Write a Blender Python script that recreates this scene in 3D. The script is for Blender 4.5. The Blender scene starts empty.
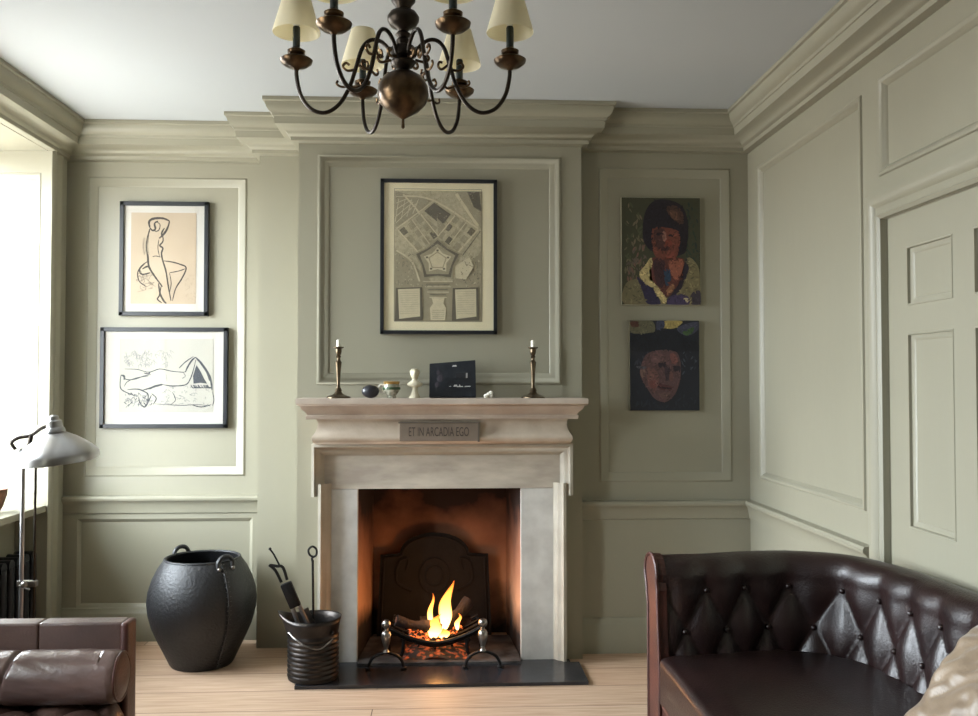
import bpy, bmesh, math, random
from mathutils import Vector, Matrix, noise
random.seed(7)
PI = math.pi
C = bpy.context.scene.collection
sc = bpy.context.scene

# ------------------------------------------------------------------ helpers
def lin(c):
    return tuple(((v/255)/12.92 if v/255 <= .04045 else ((v/255+.055)/1.055)**2.4) for v in c)

def new_mat(name):
    m = bpy.data.materials.new(name); m.use_nodes = True
    return m, m.node_tree, m.node_tree.nodes['Principled BSDF']

def mat(name, col, rough=.5, metal=0., var=0., scale=8., bump=0., bscale=60., coat=0., col2=None, spec=None, stretch=None, sheen=0.):
    """procedural material: base colour broken by noise, with an optional noise bump"""
    m, nt, b = new_mat(name)
    c = lin(col)
    b.inputs['Roughness'].default_value = rough
    b.inputs['Metallic'].default_value = metal
    if coat: b.inputs['Coat Weight'].default_value = coat; b.inputs['Coat Roughness'].default_value = .15
    if spec is not None: b.inputs['Specular IOR Level'].default_value = spec
    if sheen: b.inputs['Sheen Weight'].default_value = sheen
    tc = nt.nodes.new('ShaderNodeTexCoord')
    mp = nt.nodes.new('ShaderNodeMapping')
    nt.links.new(tc.outputs['Object'], mp.inputs['Vector'])
    if stretch: mp.inputs['Scale'].default_value = stretch
    n = nt.nodes.new('ShaderNodeTexNoise'); n.inputs['Scale'].default_value = scale; n.inputs['Detail'].default_value = 6
    nt.links.new(mp.outputs['Vector'], n.inputs['Vector'])
    r = nt.nodes.new('ShaderNodeValToRGB')
    c2 = lin(col2) if col2 else tuple(v*(1-var) for v in c)
    r.color_ramp.elements[0].position = .3; r.color_ramp.elements[1].position = .7
    r.color_ramp.elements[0].color = (*c2, 1); r.color_ramp.elements[1].color = (*c, 1)
    nt.links.new(n.outputs['Fac'], r.inputs['Fac']); nt.links.new(r.outputs['Color'], b.inputs['Base Color'])
    if bump:
        n2 = nt.nodes.new('ShaderNodeTexNoise'); n2.inputs['Scale'].default_value = bscale; n2.inputs['Detail'].default_value = 5
        nt.links.new(mp.outputs['Vector'], n2.inputs['Vector'])
        bp = nt.nodes.new('ShaderNodeBump'); bp.inputs['Strength'].default_value = bump; bp.inputs['Distance'].default_value = .01
        nt.links.new(n2.outputs['Fac'], bp.inputs['Height']); nt.links.new(bp.outputs['Normal'], b.inputs['Normal'])
    return m

_flat = {}
def flat(col, rough=.6):
    k = (tuple(col), rough)
    if k not in _flat:
        _flat[k] = mat('pigment_%02d' % len(_flat), col, rough, var=.12, scale=40)
    return _flat[k]

def obj(name, bm, m, parent=None, smooth=False, loc=None, rot=None, weld=True, normals=True):
    if weld: bmesh.ops.remove_doubles(bm, verts=bm.verts, dist=1e-6)
    if normals: bmesh.ops.recalc_face_normals(bm, faces=bm.faces)
    me = bpy.data.meshes.new(name); bm.to_mesh(me); bm.free()
    for x in (m if isinstance(m, (list, tuple)) else [m]): me.materials.append(x)
    if smooth:
        for p in me.polygons: p.use_smooth = True
        if smooth != 'all':
            try: me.set_sharp_from_angle(angle=math.radians(40))
            except Exception: pass
    o = bpy.data.objects.new(name, me); C.objects.link(o)
    if parent: o.parent = parent
    if loc: o.location = loc
    if rot: o.rotation_euler = rot
    return o

def tag(o, label, cat, group=None):
    o['label'] = label; o['category'] = cat
    if group: o['group'] = group
    return o
def thing(name, label, cat, loc=(0, 0, 0), rot=(0, 0, 0), group=None):
    o = bpy.data.objects.new(name, None); C.objects.link(o)
    o.empty_display_size = .05
    o.location = loc; o.rotation_euler = rot
    return tag(o, label, cat, group)
def struct(name, bm, m, parent=None, **k):
    o = obj(name, bm, m, parent, **k)
    if not parent: o['kind'] = 'structure'
    return o

def BM(): return bmesh.new()
def box(bm, x0, x1, y0, y1, z0, z1, bev=0, seg=2, mi=0):
    r = bmesh.ops.create_cube(bm, size=1)
    vs = r['verts']
    for v in vs:
        v.co = Vector((x0+(v.co.x+.5)*(x1-x0), y0+(v.co.y+.5)*(y1-y0), z0+(v.co.z+.5)*(z1-z0)))
    fs = set(f for v in vs for f in v.link_faces)
    for f in fs: f.material_index = mi
    if bev:
        es = list(set(e for v in vs for e in v.link_edges))
        bmesh.ops.bevel(bm, geom=es, offset=bev, segments=seg, profile=.6, affect='EDGES')
    return bm
def boxm(*a, **k): return box(BM(), *a, **k)
def lathe(bm, prof, segs=32, c=(0, 0, 0), mtx=None, rib=None):
    rings = []
    for r, z in prof:
        ring = []
        for i in range(segs):
            a = 2*PI*i/segs
            rr = r
            if rib: rr = r*(1+rib*math.cos(a*12))
            p = Vector((rr*math.cos(a), rr*math.sin(a), z))
            if mtx: p = mtx @ p
            ring.append(bm.verts.new(p+Vector(c)))
        rings.append(ring)
    for a, b in zip(rings, rings[1:]):
        for i in range(segs):
            j = (i+1) % segs
            bm.faces.new((a[i], a[j], b[j], b[i]))
    for ring, r in () if prof[0] == prof[-1] else ((rings[0], prof[0][0]), (rings[-1], prof[-1][0])):
        if r > 1e-5: bm.faces.new(ring)
    return bm
def catmull(pts, n=8, closed=False):
    pts = [Vector(p) for p in pts]; out = []
    N = len(pts)
    rng = range(N if closed else N-1)
    for i in rng:
        if closed: p0, p1, p2, p3 = pts[i-1], pts[i], pts[(i+1) % N], pts[(i+2) % N]
        else: p0, p1, p2, p3 = pts[max(i-1, 0)], pts[i], pts[i+1], pts[min(i+2, N-1)]
        for k in range(n):
            t = k/n
            out.append(.5*((2*p1)+(-p0+p2)*t+(2*p0-5*p1+4*p2-p3)*t*t+(-p0+3*p1-3*p2+p3)*t**3))
    if not closed: out.append(pts[-1])
    return out
def tube(bm, pts, r, segs=8, closed=False, smooth=0):
    pts = [Vector(p) for p in pts]
    if smooth: pts = catmull(pts, smooth, closed)
    n = len(pts); rings = []; ref = None
    for i, p in enumerate(pts):
        if closed: t = pts[(i+1) % n]-pts[i-1]
        else: t = pts[min(i+1, n-1)]-pts[max(i-1, 0)]
        t.normalize()
        if ref is None:
            ref = t.cross(Vector((0, 0, 1)))
            if ref.length < .1: ref = t.cross(Vector((1, 0, 0)))
            ref.normalize()
        u = (ref-t*ref.dot(t)).normalized(); w = t.cross(u); ref = u
        rr = r(i/max(n-1, 1)) if callable(r) else r
        rings.append([bm.verts.new(p+(u*math.cos(2*PI*k/segs)+w*math.sin(2*PI*k/segs))*rr) for k in range(segs)])
    prs = list(zip(rings, rings[1:]))+([(rings[-1], rings[0])] if closed else [])
    for a, b in prs:
        for k in range(segs):
            j = (k+1) % segs
            bm.faces.new((a[k], a[j], b[j], b[k]))
    if not closed:
        bm.faces.new(rings[0]); bm.faces.new(rings[-1])
    return bm
def sphere(bm, c, r, sx=1, sy=1, sz=1, u=20, v=12):
    rr = bmesh.ops.create_uvsphere(bm, u_segments=u, v_segments=v, radius=r)
    for q in rr['verts']: q.co = Vector((q.co.x*sx+c[0], q.co.y*sy+c[1], q.co.z*sz+c[2]))
    return bm
def prism(bm, poly, y0, y1):
    a = [bm.verts.new((x, y0, z)) for x, z in poly]; b = [bm.verts.new((x, y1, z)) for x, z in poly]
    bm.faces.new(a); bm.faces.new(b)
    for i in range(len(poly)):
        j = (i+1) % len(poly); bm.faces.new((a[i], a[j], b[j], b[i]))
    return bm
def sweep(bm, path, prof, closed=False, side=1):
    """path: plan points (x,y); prof: (offset to the room side, z); mitred corners"""
    P = [Vector((p[0], p[1])) for p in path]; n = len(P)
    mit = []
    for i in range(n):
        d1 = (P[i]-P[i-1]).normalized() if (closed or i > 0) else None
        d2 = (P[(i+1) % n]-P[i]).normalized() if (closed or i < n-1) else None
        d1 = d1 or d2; d2 = d2 or d1
        n1 = Vector((-d1.y, d1.x))*side; n2 = Vector((-d2.y, d2.x))*side
        m = n1+n2; m = m/(m.dot(n1)) if m.length > 1e-6 else n1
        mit.append(m)
    rings = [[bm.verts.new((P[i].x+mit[i].x*o, P[i].y+mit[i].y*o, z)) for o, z in prof] for i in range(n)]
    for i in range(n if closed else n-1):
        a, b = rings[i], rings[(i+1) % n]
        for k in range(len(prof)-1): bm.faces.new((a[k], a[k+1], b[k+1], b[k]))
    if not closed:
        for r in (rings[0], rings[-1]):
            if len(r) > 2: bm.faces.new(r)
    return bm

# ------------------------------------------------------------------ materials
PAINT = (147, 143, 125)
paint = mat('sage_paint', PAINT, .42, var=.05, scale=3, bump=.05, bscale=25, stretch=(1, 1, .4))
ceil_m = mat('ceiling_paint', (180, 184, 185), .9, var=.02, scale=2, bump=.03, bscale=12)
stone = mat('pale_stone', (196, 183, 165), .62, col2=(166, 150, 132), scale=7, bump=.12, bscale=70)
marble = mat('grey_marble', (206, 203, 196), .5, col2=(182, 178, 171), scale=12, bump=.05, bscale=90)
slate = mat('slate_slab', (50, 51, 55), .24, col2=(36, 37, 40), scale=9, bump=.08, bscale=30)
iron = mat('blackened_iron', (38, 37, 37), .5, metal=.7, var=.4, scale=20, bump=.15, bscale=80)
plate_m = mat('sooty_iron_plate', (20, 18, 18), .85, metal=.0, var=.5, scale=14, bump=.3, bscale=50)
steel = mat('brushed_steel', (150, 146, 142), .33, metal=1, var=.2, scale=30)
bronze = mat('aged_brass', (104, 82, 56), .3, metal=.85, col2=(44, 32, 24), scale=18, bump=.04)
dkbronze = mat('dark_brass', (52, 44, 36), .38, metal=.8, var=.4, scale=22)
silver = mat('tarnished_silver', (112, 98, 78), .3, metal=.85, col2=(72, 60, 46), scale=25)
leather = mat('dark_oxblood_leather', (38, 21, 19), .36, col2=(27, 15, 14), scale=10, bump=.22, bscale=160, coat=.15)
redleather = mat('worn_red_leather', (82, 42, 33), .45, col2=(52, 27, 22), scale=9, bump=.2, bscale=140)
brleather = mat('brown_leather', (94, 70, 61), .4, col2=(70, 52, 46), scale=6, bump=.2, bscale=120, coat=.15)
blackleather = mat('black_hide', (32, 32, 34), .5, col2=(24, 24, 26), scale=8, bump=.35, bscale=70)
black = mat('black_frame_wood', (26, 28, 32), .4, var=.2, scale=20)
mat_board = mat('mount_board', (184, 180, 171), .8, var=.02)
white = mat('white_wax', (232, 228, 214), .5, var=.03)
cream = mat('cream_shade', (242, 236, 212), .8, var=.04, scale=20, bump=.03, bscale=200)
_nt = cream.node_tree; _o = _nt.nodes['Material Output']; _p = _nt.nodes['Principled BSDF']
_t = _nt.nodes.new('ShaderNodeBsdfTranslucent'); _t.inputs[0].default_value = (*lin((246, 240, 218)), 1); _m = _nt.nodes.new('ShaderNodeMixShader'); _m.inputs[0].default_value = .42
_nt.links.new(_p.outputs[0], _m.inputs[1]); _nt.links.new(_t.outputs[0], _m.inputs[2]); _nt.links.new(_m.outputs[0], _o.inputs[0])
plaster = mat('cream_plaster', (206, 198, 172), .6, var=.08, scale=40)
wood_end = mat('dark_wood', (50, 32, 24), .4, var=.4, scale=12)

def floor_material():
    m, nt, b = new_mat('pine_boards')
    L = nt.links.new; N = nt.nodes.new
    tc = N('ShaderNodeTexCoord'); mp = N('ShaderNodeMapping'); L(tc.outputs['Object'], mp.inputs['Vector'])
    mp.inputs['Location'].default_value = (.3, .11, 0)
    br = N('ShaderNodeTexBrick'); br.offset = .37; br.inputs['Scale'].default_value = 1
    br.inputs['Brick Width'].default_value = 3.4; br.inputs['Row Height'].default_value = .245
    br.inputs['Mortar Size'].default_value = .0022; br.inputs['Mortar Smooth'].default_value = .2
    br.inputs['Color1'].default_value = (*lin((206, 180, 156)), 1); br.inputs['Color2'].default_value = (*lin((178, 142, 112)), 1)
    br.inputs['Mortar'].default_value = (*lin((92, 66, 48)), 1)
    L(mp.outputs['Vector'], br.inputs['Vector'])
    m2 = N('ShaderNodeMapping'); m2.inputs['Scale'].default_value = (1.2, 18, 1); L(tc.outputs['Object'], m2.inputs['Vector'])
    n = N('ShaderNodeTexNoise'); n.inputs['Scale'].default_value = 3.5; n.inputs['Detail'].default_value = 8; n.inputs['Distortion'].default_value = .6
    L(m2.outputs['Vector'], n.inputs['Vector'])
    cr = N('ShaderNodeValToRGB'); cr.color_ramp.elements[0].position = .3; cr.color_ramp.elements[0].color = (.72, .66, .60, 1)
    cr.color_ramp.elements[1].position = .7; cr.color_ramp.elements[1].color = (1, 1, 1, 1)
    L(n.outputs['Fac'], cr.inputs['Fac'])
    mx = N('ShaderNodeMix'); mx.data_type = 'RGBA'; mx.blend_type = 'MULTIPLY'; mx.inputs[0].default_value = 1
    L(br.outputs['Color'], mx.inputs[6]); L(cr.outputs['Color'], mx.inputs[7]); L(mx.outputs[2], b.inputs['Base Color'])
    bp = N('ShaderNodeBump'); bp.inputs['Strength'].default_value = .25; bp.inputs['Distance'].default_value = .004
    inv = N('ShaderNodeMath'); inv.operation = 'SUBTRACT'; inv.inputs[0].default_value = 1
    L(br.outputs['Fac'], inv.inputs[1]); L(inv.outputs[0], bp.inputs['Height']); L(bp.outputs['Normal'], b.inputs['Normal'])
    b.inputs['Roughness'].default_value = .55
    return m
def firebox_material():
    m, nt, b = new_mat('sooty_brick_render')
    L = nt.links.new; N = nt.nodes.new
    tc = N('ShaderNodeTexCoord'); sp = N('ShaderNodeSeparateXYZ'); L(tc.outputs['Object'], sp.inputs[0])
    n = N('ShaderNodeTexNoise'); n.inputs['Scale'].default_value = 3.2; n.inputs['Detail'].default_value = 5
    L(tc.outputs['Object'], n.inputs['Vector'])
    # soot clings to the top and the very bottom of the recess in ragged clouds
    a = N('ShaderNodeMath'); a.operation = 'MULTIPLY_ADD'; a.inputs[1].default_value = .55; L(n.outputs['Fac'], a.inputs[0]); L(sp.outputs['Z'], a.inputs[2])
    cr = N('ShaderNodeValToRGB'); e = cr.color_ramp.elements
    e[0].position = .36; e[0].color = (*lin((34, 26, 22)), 1); e[1].position = .52; e[1].color = (*lin((196, 150, 116)), 1)
    x = e.new(.80); x.color = (*lin((150, 104, 78)), 1); x = e.new(.98); x.color = (*lin((70, 44, 34)), 1); x = e.new(1.0); x.color = (*lin((40, 28, 24)), 1)
    L(a.outputs[0], cr.inputs['Fac']); L(cr.outputs['Color'], b.inputs['Base Color'])
    b.inputs['Roughness'].default_value = .9
    bp = N('ShaderNodeBump'); bp.inputs['Strength'].default_value = .3; L(n.outputs['Fac'], bp.inputs['Height']); L(bp.outputs['Normal'], b.inputs['Normal'])
    return m
def flame_material(strength):
    m = bpy.data.materials.new('flame'); m.use_nodes = True; nt = m.node_tree; nt.nodes.clear()
    L = nt.links.new; N = nt.nodes.new
    out = N('ShaderNodeOutputMaterial'); em = N('ShaderNodeEmission'); tr = N('ShaderNodeBsdfTransparent'); mx = N('ShaderNodeMixShader')
    tc = N('ShaderNodeTexCoord'); sp = N('ShaderNodeSeparateXYZ'); L(tc.outputs['Generated'], sp.inputs[0])
    cr = N('ShaderNodeValToRGB'); e = cr.color_ramp.elements
    e[0].position = 0; e[0].color = (1, .62, .22, 1); e[1].position = 1; e[1].color = (1, .16, .015, 1)
    x = e.new(.55); x.color = (1, .42, .07, 1)
    L(sp.outputs['Z'], cr.inputs['Fac']); L(cr.outputs['Color'], em.inputs['Color'])
    st = N('ShaderNodeMapRange'); st.inputs[1].default_value = 0; st.inputs[2].default_value = 1; st.inputs[3].default_value = strength; st.inputs[4].default_value = strength*.3
    L(sp.outputs['Z'], st.inputs[0]); L(st.outputs[0], em.inputs['Strength'])
    lw = N('ShaderNodeLayerWeight'); lw.inputs['Blend'].default_value = .35
    L(lw.outputs['Facing'], mx.inputs[0]); L(em.outputs[0], mx.inputs[1]); L(tr.outputs[0], mx.inputs[2]); L(mx.outputs[0], out.inputs[0])
    return m
def ember_material(strength):
    m, nt, b = new_mat('embers')
    L = nt.links.new; N = nt.nodes.new
    tc = N('ShaderNodeTexCoord'); n = N('ShaderNodeTexNoise'); n.inputs['Scale'].default_value = 38; L(tc.outputs['Object'], n.inputs['Vector'])
    cr = N('ShaderNodeValToRGB'); e = cr.color_ramp.elements
    e[0].position = .5; e[0].color = (0, 0, 0, 1); e[1].position = .68; e[1].color = (1, .16, .03, 1)
    L(n.outputs['Fac'], cr.inputs['Fac']); L(cr.outputs['Color'], b.inputs['Emission Color']); b.inputs['Emission Strength'].default_value = strength
    b.inputs['Base Color'].default_value = (.03, .025, .022, 1); b.inputs['Roughness'].default_value = .9
    return m
def glass_material():
    m = bpy.data.materials.new('clear_glass'); m.use_nodes = True; nt = m.node_tree; nt.nodes.clear()
    L = nt.links.new; N = nt.nodes.new
    out = N('ShaderNodeOutputMaterial'); g = N('ShaderNodeBsdfGlossy'); g.inputs['Roughness'].default_value = .02
    tr = N('ShaderNodeBsdfTransparent'); mx = N('ShaderNodeMixShader'); lw = N('ShaderNodeLayerWeight'); lw.inputs['Blend'].default_value = .5; pw = N('ShaderNodeMath'); pw.operation = 'POWER'; pw.inputs[1].default_value = 4; L(lw.outputs['Facing'], pw.inputs[0]); fr = N('ShaderNodeMath'); fr.operation = 'MULTIPLY_ADD'; fr.inputs[1].default_value = .6; fr.inputs[2].default_value = .03; L(pw.outputs[0], fr.inputs[0])
    L(fr.outputs[0], mx.inputs[0]); L(tr.outputs[0], mx.inputs[1]); L(g.outputs[0], mx.inputs[2]); L(mx.outputs[0], out.inputs[0])
    return m
floor_m = floor_material(); firebox_m = firebox_material(); glass = glass_material()

# ------------------------------------------------------------------ room dimensions
XL, XR, YB, H = -2.02, 1.56, -1.3, 2.73
DL, DS, DC, DR = 4.88, 4.71, 4.45, 4.55          # alcove, small break, chimney breast, right alcove
SL, CL, CR = -.965, -.722, .68
fy = lambda D: (lambda u, v, d: Vector((u, D-d, v)))
fr_ = lambda u, v, d: Vector((XR-d, u, v))
fl_ = lambda u, v, d: Vector((XL+d, u, v))
REC = .014
def quad(bm, f, u0, u1, v0, v1, d):
    return bm.faces.new([bm.verts.new(f(u, v, d)) for u, v in ((u0, v0), (u1, v0), (u1, v1), (u0, v1))])
def ring_mould(bm, f, r, prof):
    """mitred moulding just inside rectangle r; prof = (inward, out)"""
    u0, u1, v0, v1 = r
    rings = []
    for i, d in prof:
        rings.append([bm.verts.new(f(u, v, d)) for u, v in ((u0+i, v0+i), (u1-i, v0+i), (u1-i, v1-i), (u0+i, v1-i))])
    for a, b in zip(rings, rings[1:]):
        for k in range(4):
            j = (k+1) % 4; bm.faces.new((a[k], a[j], b[j], b[k]))
BOL = [(0, 0), (.004, .004), (.009, .006), (.014, .004), (.022, .001), (.034, -.004), (.042, -.008), (.046, -.010), (.050, -REC)]
SMALL = [(0, 0), (.002, .003), (.006, .003), (.007, -.007), (.012, -.007), (.02, -.010), (.026, -REC)]
def panelled(name, f, rect, holes=(), panels=(), prof=BOL, m=None, mname='panel_moulding', parent=None):
    m = m or paint
    u0, u1, v0, v1 = rect
    us = sorted(set([u0, u1]+[q for r in list(holes)+list(panels) for q in r[:2] if u0 < q < u1]))
    vs = sorted(set([v0, v1]+[q for r in list(holes)+list(panels) for q in r[2:4] if v0 < q < v1]))
    bm = BM()
    for a, b in zip(us, us[1:]):
        for c, d in zip(vs, vs[1:]):
            cu, cv = (a+b)/2, (c+d)/2
            if any(r[0] < cu < r[1] and r[2] < cv < r[3] for r in list(holes)+list(panels)): continue
            quad(bm, f, a, b, c, d, 0)
    for r in panels: quad(bm, f, r[0]+.02, r[1]-.02, r[2]+.02, r[3]-.02, -REC)
    w = struct(name, bm, m, parent, normals=True) if not parent else obj(name, bm, m, parent)
    for r in panels:
        b2 = BM(); ring_mould(b2, f, r[:4], r[4] if len(r) > 4 else prof)
        obj(mname, b2, m, w, smooth=True)
    return w

# floor, ceiling
struct('floor', boxm(-3.0, XR+.1, YB-.1, 5.1, -.08, 0), floor_m)
struct('ceiling', boxm(-3.0, XR+.1, YB-.1, 5.1, H, H+.1), ceil_m)

# back walls
panelled('wall_back_left', fy(DL), (XL, SL, 0, H), panels=[(-1.905, -1.066, .864, 2.462), (-1.945, -1.02, .172, .645, [(0, 0), (.004, .001), (.010, -.003), (.018, -.008), (.022, -REC)])])
bm = BM(); quad(bm, lambda u, v, d: Vector((SL, u, v)), DS, DL, 0, H, 0)
quad(bm, fy(DS), SL, CL, 0, H, 0); quad(bm, lambda u, v, d: Vector((CL, u, v)), DC, DS, 0, H, 0)
struct('wall_break', bm, paint)
OX0, OX1, OZ = -.422, .372, .845            # fireplace opening
panelled('wall_chimney_breast', fy(DC), (CL, CR, 0, H), holes=[(OX0, OX1, 0, OZ)], panels=[(-.628, .577, 1.352, 2.487)],
         prof=[(0, 0), (.002, .008), (.010, .012), (.018, .009), (.023, .002), (.038, -.002), (.048, -.007), (.054, -.009), (.058, -REC)])
bm = BM(); quad(bm, lambda u, v, d: Vector((CR, u, v)), DC, DR, 0, H, 0); struct('wall_chimney_return', bm, paint)
panelled('wall_back_right', fy(DR), (CR, XR, 0, H), panels=[(.784, 1.468, .856, 2.464)])
# right wall with door
DY0, DY1, DZ = 2.17, 3.105, 1.942
panelled('wall_right', fr_, (YB, DR, 0, H), holes=[(DY0, DY1, 0, DZ)],
         panels=[(3.273, 4.395, .885, 2.44), (2.11, 3.14, 2.10, 2.455), (.75, 1.95, .885, 2.44), (.75, 1.95, .17, .645), (-1.1, .6, .885, 2.44), (-1.1, .6, .17, .645)],
         prof=[(0, 0), (.003, .008), (.010, .011), (.018, .008), (.024, .0), (.03, -.004), (.036, -REC)])
# windows in the left wall
WIN = [(3.2, 4.66), (1.3, 2.2)]
SILL, WH = .745, 2.541
panelled('wall_left', fl_, (YB, DL, 0, H), holes=[(a, b, .0, WH) for a, b in WIN], panels=[(-1.1, 1.05, .885, 2.44), (2.45, 2.95, .885, 2.44)])
panelled('wall_rear', lambda u, v, d: Vector((u, YB+d, v)), (XL, XR, 0, H), panels=[(-1.8, -.3, .885, 2.44), (-.1, 1.3, .885, 2.44)])
XW = -2.44
for k, (a, b) in enumerate(WIN, 1):
    # reveals: panelled shutter cases, soffit, and the apron under the sill
    def cheek(y, s, nm):
        f = lambda u, v, d: Vector((u, y-s*d, v))
        return panelled(nm, f, (XW, XL, 0, WH), panels=[(-2.40, -2.055, 1.69, 2.43), (-2.40, -2.055, .80, 1.655)], prof=SMALL, mname='shutter_moulding')
    cheek(b, 1, 'trim_%d' % (10+k*4)); cheek(a, -1, 'trim_%d' % (11+k*4))
    bm = BM(); box(bm, XW, XL-.002, a, b, WH, WH+.03); struct('trim_%d' % (12+k*4), bm, paint)
    bm = BM(); box(bm, XW, -2.16, a, b, 0, SILL-.035); box(bm, -2.165, -2.15, a, b, .10, .12)
    struct('wall_left_apron_%d' % k, bm, paint)
    bm = BM(); box(bm, XW, XL+.012, a+.001, b-.001, SILL-.035, SILL, bev=.006)
    struct('trim_%d' % (13+k*4), bm, paint)
    # sash window
    w = BM(); z0, z1 = SILL, WH; fr = .05; xf0, xf1 = XW-.05, XW
    box(w, xf0, xf1, a, a+fr, z0, z1); box(w, xf0, xf1, b-fr, b, z0, z1)
    box(w, xf0, xf1, a, b, z0, z0+.07); box(w, xf0, xf1, a, b, z1-.05, z1); box(w, xf0, xf1, a, b, 1.60, 1.65)
    wo = struct('window_%d' % k, w, mat('window_paint', (222, 222, 214), .4))
    g = BM()
    for i in (1, 2): y = a+(b-a)*i/3; box(g, XW-.035, XW-.015, y-.01, y+.01, z0, z1)
    for z in (1.19, 2.06): box(g, XW-.035, XW-.015, a, b, z-.01, z+.01)
    obj('glazing_bar', g, wo.data.materials[0], wo)
    obj('glass_pane', boxm(XW-.028, XW-.024, a+fr, b-fr, z0+.05, z1-.04), glass, wo)
    # moulded architrave up both sides of the opening
    AR = [(0, 0), (0, .02), (.012, .03), (.03, .03), (.04, .02), (.06, .014), (.09, .014), (.10, .022), (.13, .022), (.14, .012), (.20, .012), (.205, 0)]
    bm = BM()
    for s, y in ((1, b), (-1, a)):
        rows = [[bm.verts.new((XL+d, y+s*o, z)) for o, d in AR] for z in (0, H-.18)]
        for i in range(len(AR)-1): bm.faces.new((rows[0][i], rows[0][i+1], rows[1][i+1], rows[1][i]))
    struct('trim_%d' % (30+k), bm, paint, smooth=True)

# cornice, chair rails, baseboards
plan = [(XL, YB), (XR, YB), (XR, DR), (CR, DR), (CR, DC), (CL, DC), (CL, DS), (SL, DS), (SL, DL), (XL, DL)]
CORN = [(.150, H-.001), (.150, H-.018), (.140, H-.022), (.138, H-.034), (.134, H-.048), (.124, H-.062), (.112, H-.070), (.109, H-.082), (.104, H-.084),
        (.100, H-.118), (.090, H-.122), (.080, H-.126), (.064, H-.134), (.050, H-.148), (.042, H-.160), (.034, H-.164), (.032, H-.182), (.022, H-.186), (0, H-.188)]
bm = BM(); sweep(bm, plan, CORN, closed=True); struct('trim_1', bm, paint, smooth=True)
RAIL = [(0, .765), (.034, .762), (.040, .752), (.038, .740), (.026, .730), (.018, .712), (.012, .690), (.010, .672), (0, .668)]
BASE = [(0, .176), (.010, .172), (.014, .160), (.022, .150), (.026, .145), (.026, .001), (0, .001)]
for i, p in enumerate([[(SL, DL), (XL, DL)], [(XR, 3.225), (XR, DR), (CR, DR)], [(XR, YB), (XR, 2.05)], [(XL, YB), (XR, YB)]]):
    bm = BM(); sweep(bm, p, RAIL); struct('trim_%d' % (2+i), bm, paint, smooth=True)
for nm, p in dict(back_left=[(SL, DL), (XL, DL)], back_right=[(XR, 3.225), (XR, DR), (CR, DR)], right=[(XR, YB), (XR, 2.05)], rear=[(XL, YB), (XR, YB)], left=[(XL, 2.99), (XL, 2.41)]).items():
    bm = BM(); sweep(bm, p, BASE); struct('baseboard_'+nm, bm, paint, smooth=True)
# a plain plinth under the right alcove panel shows paler ledge: part of the baseboard profile above

# door on right wall
f = lambda u, v, d: Vector((XR+.006-d, u, v))
pn = [(2.697, 2.972, 1.622, 1.822), (2.305, 2.585, 1.622, 1.822), (2.697, 2.972, .873, 1.528), (2.305, 2.585, .873, 1.528), (2.697, 2.972, .16, .72), (2.305, 2.585, .16, .72)]
door = panelled('door_1', f, (DY0, DY1, .005, DZ), panels=pn, prof=SMALL, mname='door_panel_moulding')
bm = BM()
for y in (DY0, DY1): box(bm, XR-.001, XR+.022, y-.002, y+.002, 0, DZ)
box(bm, XR-.001, XR+.022, DY0, DY1, DZ-.002, DZ+.002); obj('door_stop', bm, paint, door)
k = BM(); lathe(k, [(.001, 0), (.022, .002), (.022, .006), (.009, .01), (.008, .035), (.02, .042), (.027, .055), (.02, .068), (.001, .072)], 20, mtx=Matrix.Rotation(-PI/2, 4, 'Y'))
obj('door_knob', k, bronze, door, smooth=True, loc=(XR+.02, 2.23, .98))
bm = BM()   # architrave: mitred three-sided moulding
AP = [(0, 0), (0, .02), (.012, .028), (.022, .018), (.045, .014), (.05, .02), (.062, .03), (.078, .034), (.092, .03), (.098, .012), (.112, .010), (.115, 0)]
rows = []
for (u, v, du, dv) in ((DY1, 0, 1, 0), (DY1, DZ, 1, 1), (DY0, DZ, -1, 1), (DY0, 0, -1, 0)):
    rows.append([bm.verts.new((XR-d, u+du*o, v+dv*o)) for o, d in AP])
for a, b in zip(rows, rows[1:]):
    for i in range(len(AP)-1): bm.faces.new((a[i], a[i+1], b[i+1], b[i]))
struct('trim_9', bm, paint, smooth=True)

# ------------------------------------------------------------------ fireplace
XC = -.009
YBK = 4.94
bm = BM()
def face(bm, *ps): return bm.faces.new([bm.verts.new(p) for p in ps])
bx0, bx1 = -.385, .335
face(bm, (OX0, DC, 0), (bx0, YBK, 0), (bx0, YBK, 1.35), (OX0, DC, 1.35))
face(bm, (OX1, DC, 0), (bx1, YBK, 0), (bx1, YBK, 1.35), (OX1, DC, 1.35))
face(bm, (bx0, YBK, 0), (bx1, YBK, 0), (bx1, YBK, 1.35), (bx0, YBK, 1.35))
face(bm, (OX0, DC+.06, OZ), (OX1, DC+.06, OZ), (OX1, DC+.06, 1.35), (OX0, DC+.06, 1.35))
face(bm, (OX0, DC+.06, OZ), (OX1, DC+.06, OZ), (OX1, DC, OZ), (OX0, DC, OZ))
face(bm, (OX0, DC+.06, 1.35), (OX1, DC+.06, 1.35), (bx1, YBK, 1.35), (bx0, YBK, 1.35))
struct('wall_firebox', bm, firebox_m)
hb = BM(); ph = [(-.416, 4.342), (.366, 4.342), (.366, 4.44), (.340, 4.80), (-.388, 4.80), (-.416, 4.44)]
A = [hb.verts.new((x, y, .001)) for x, y in ph]; B = [hb.verts.new((x, y, .0265)) for x, y in ph]; hb.faces.new(A); hb.faces.new(B)
for k in range(6): hb.faces.new((A[k], A[(k+1) % 6], B[(k+1) % 6], B[k]))
tag(obj('inner_hearth', hb, mat('ash_grey_stone', (92, 88, 86), .8, col2=(34, 32, 31), scale=14, bump=.3)), 'rough grey ash-dusted stone inner hearth under the fire grate', 'hearth')
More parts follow.
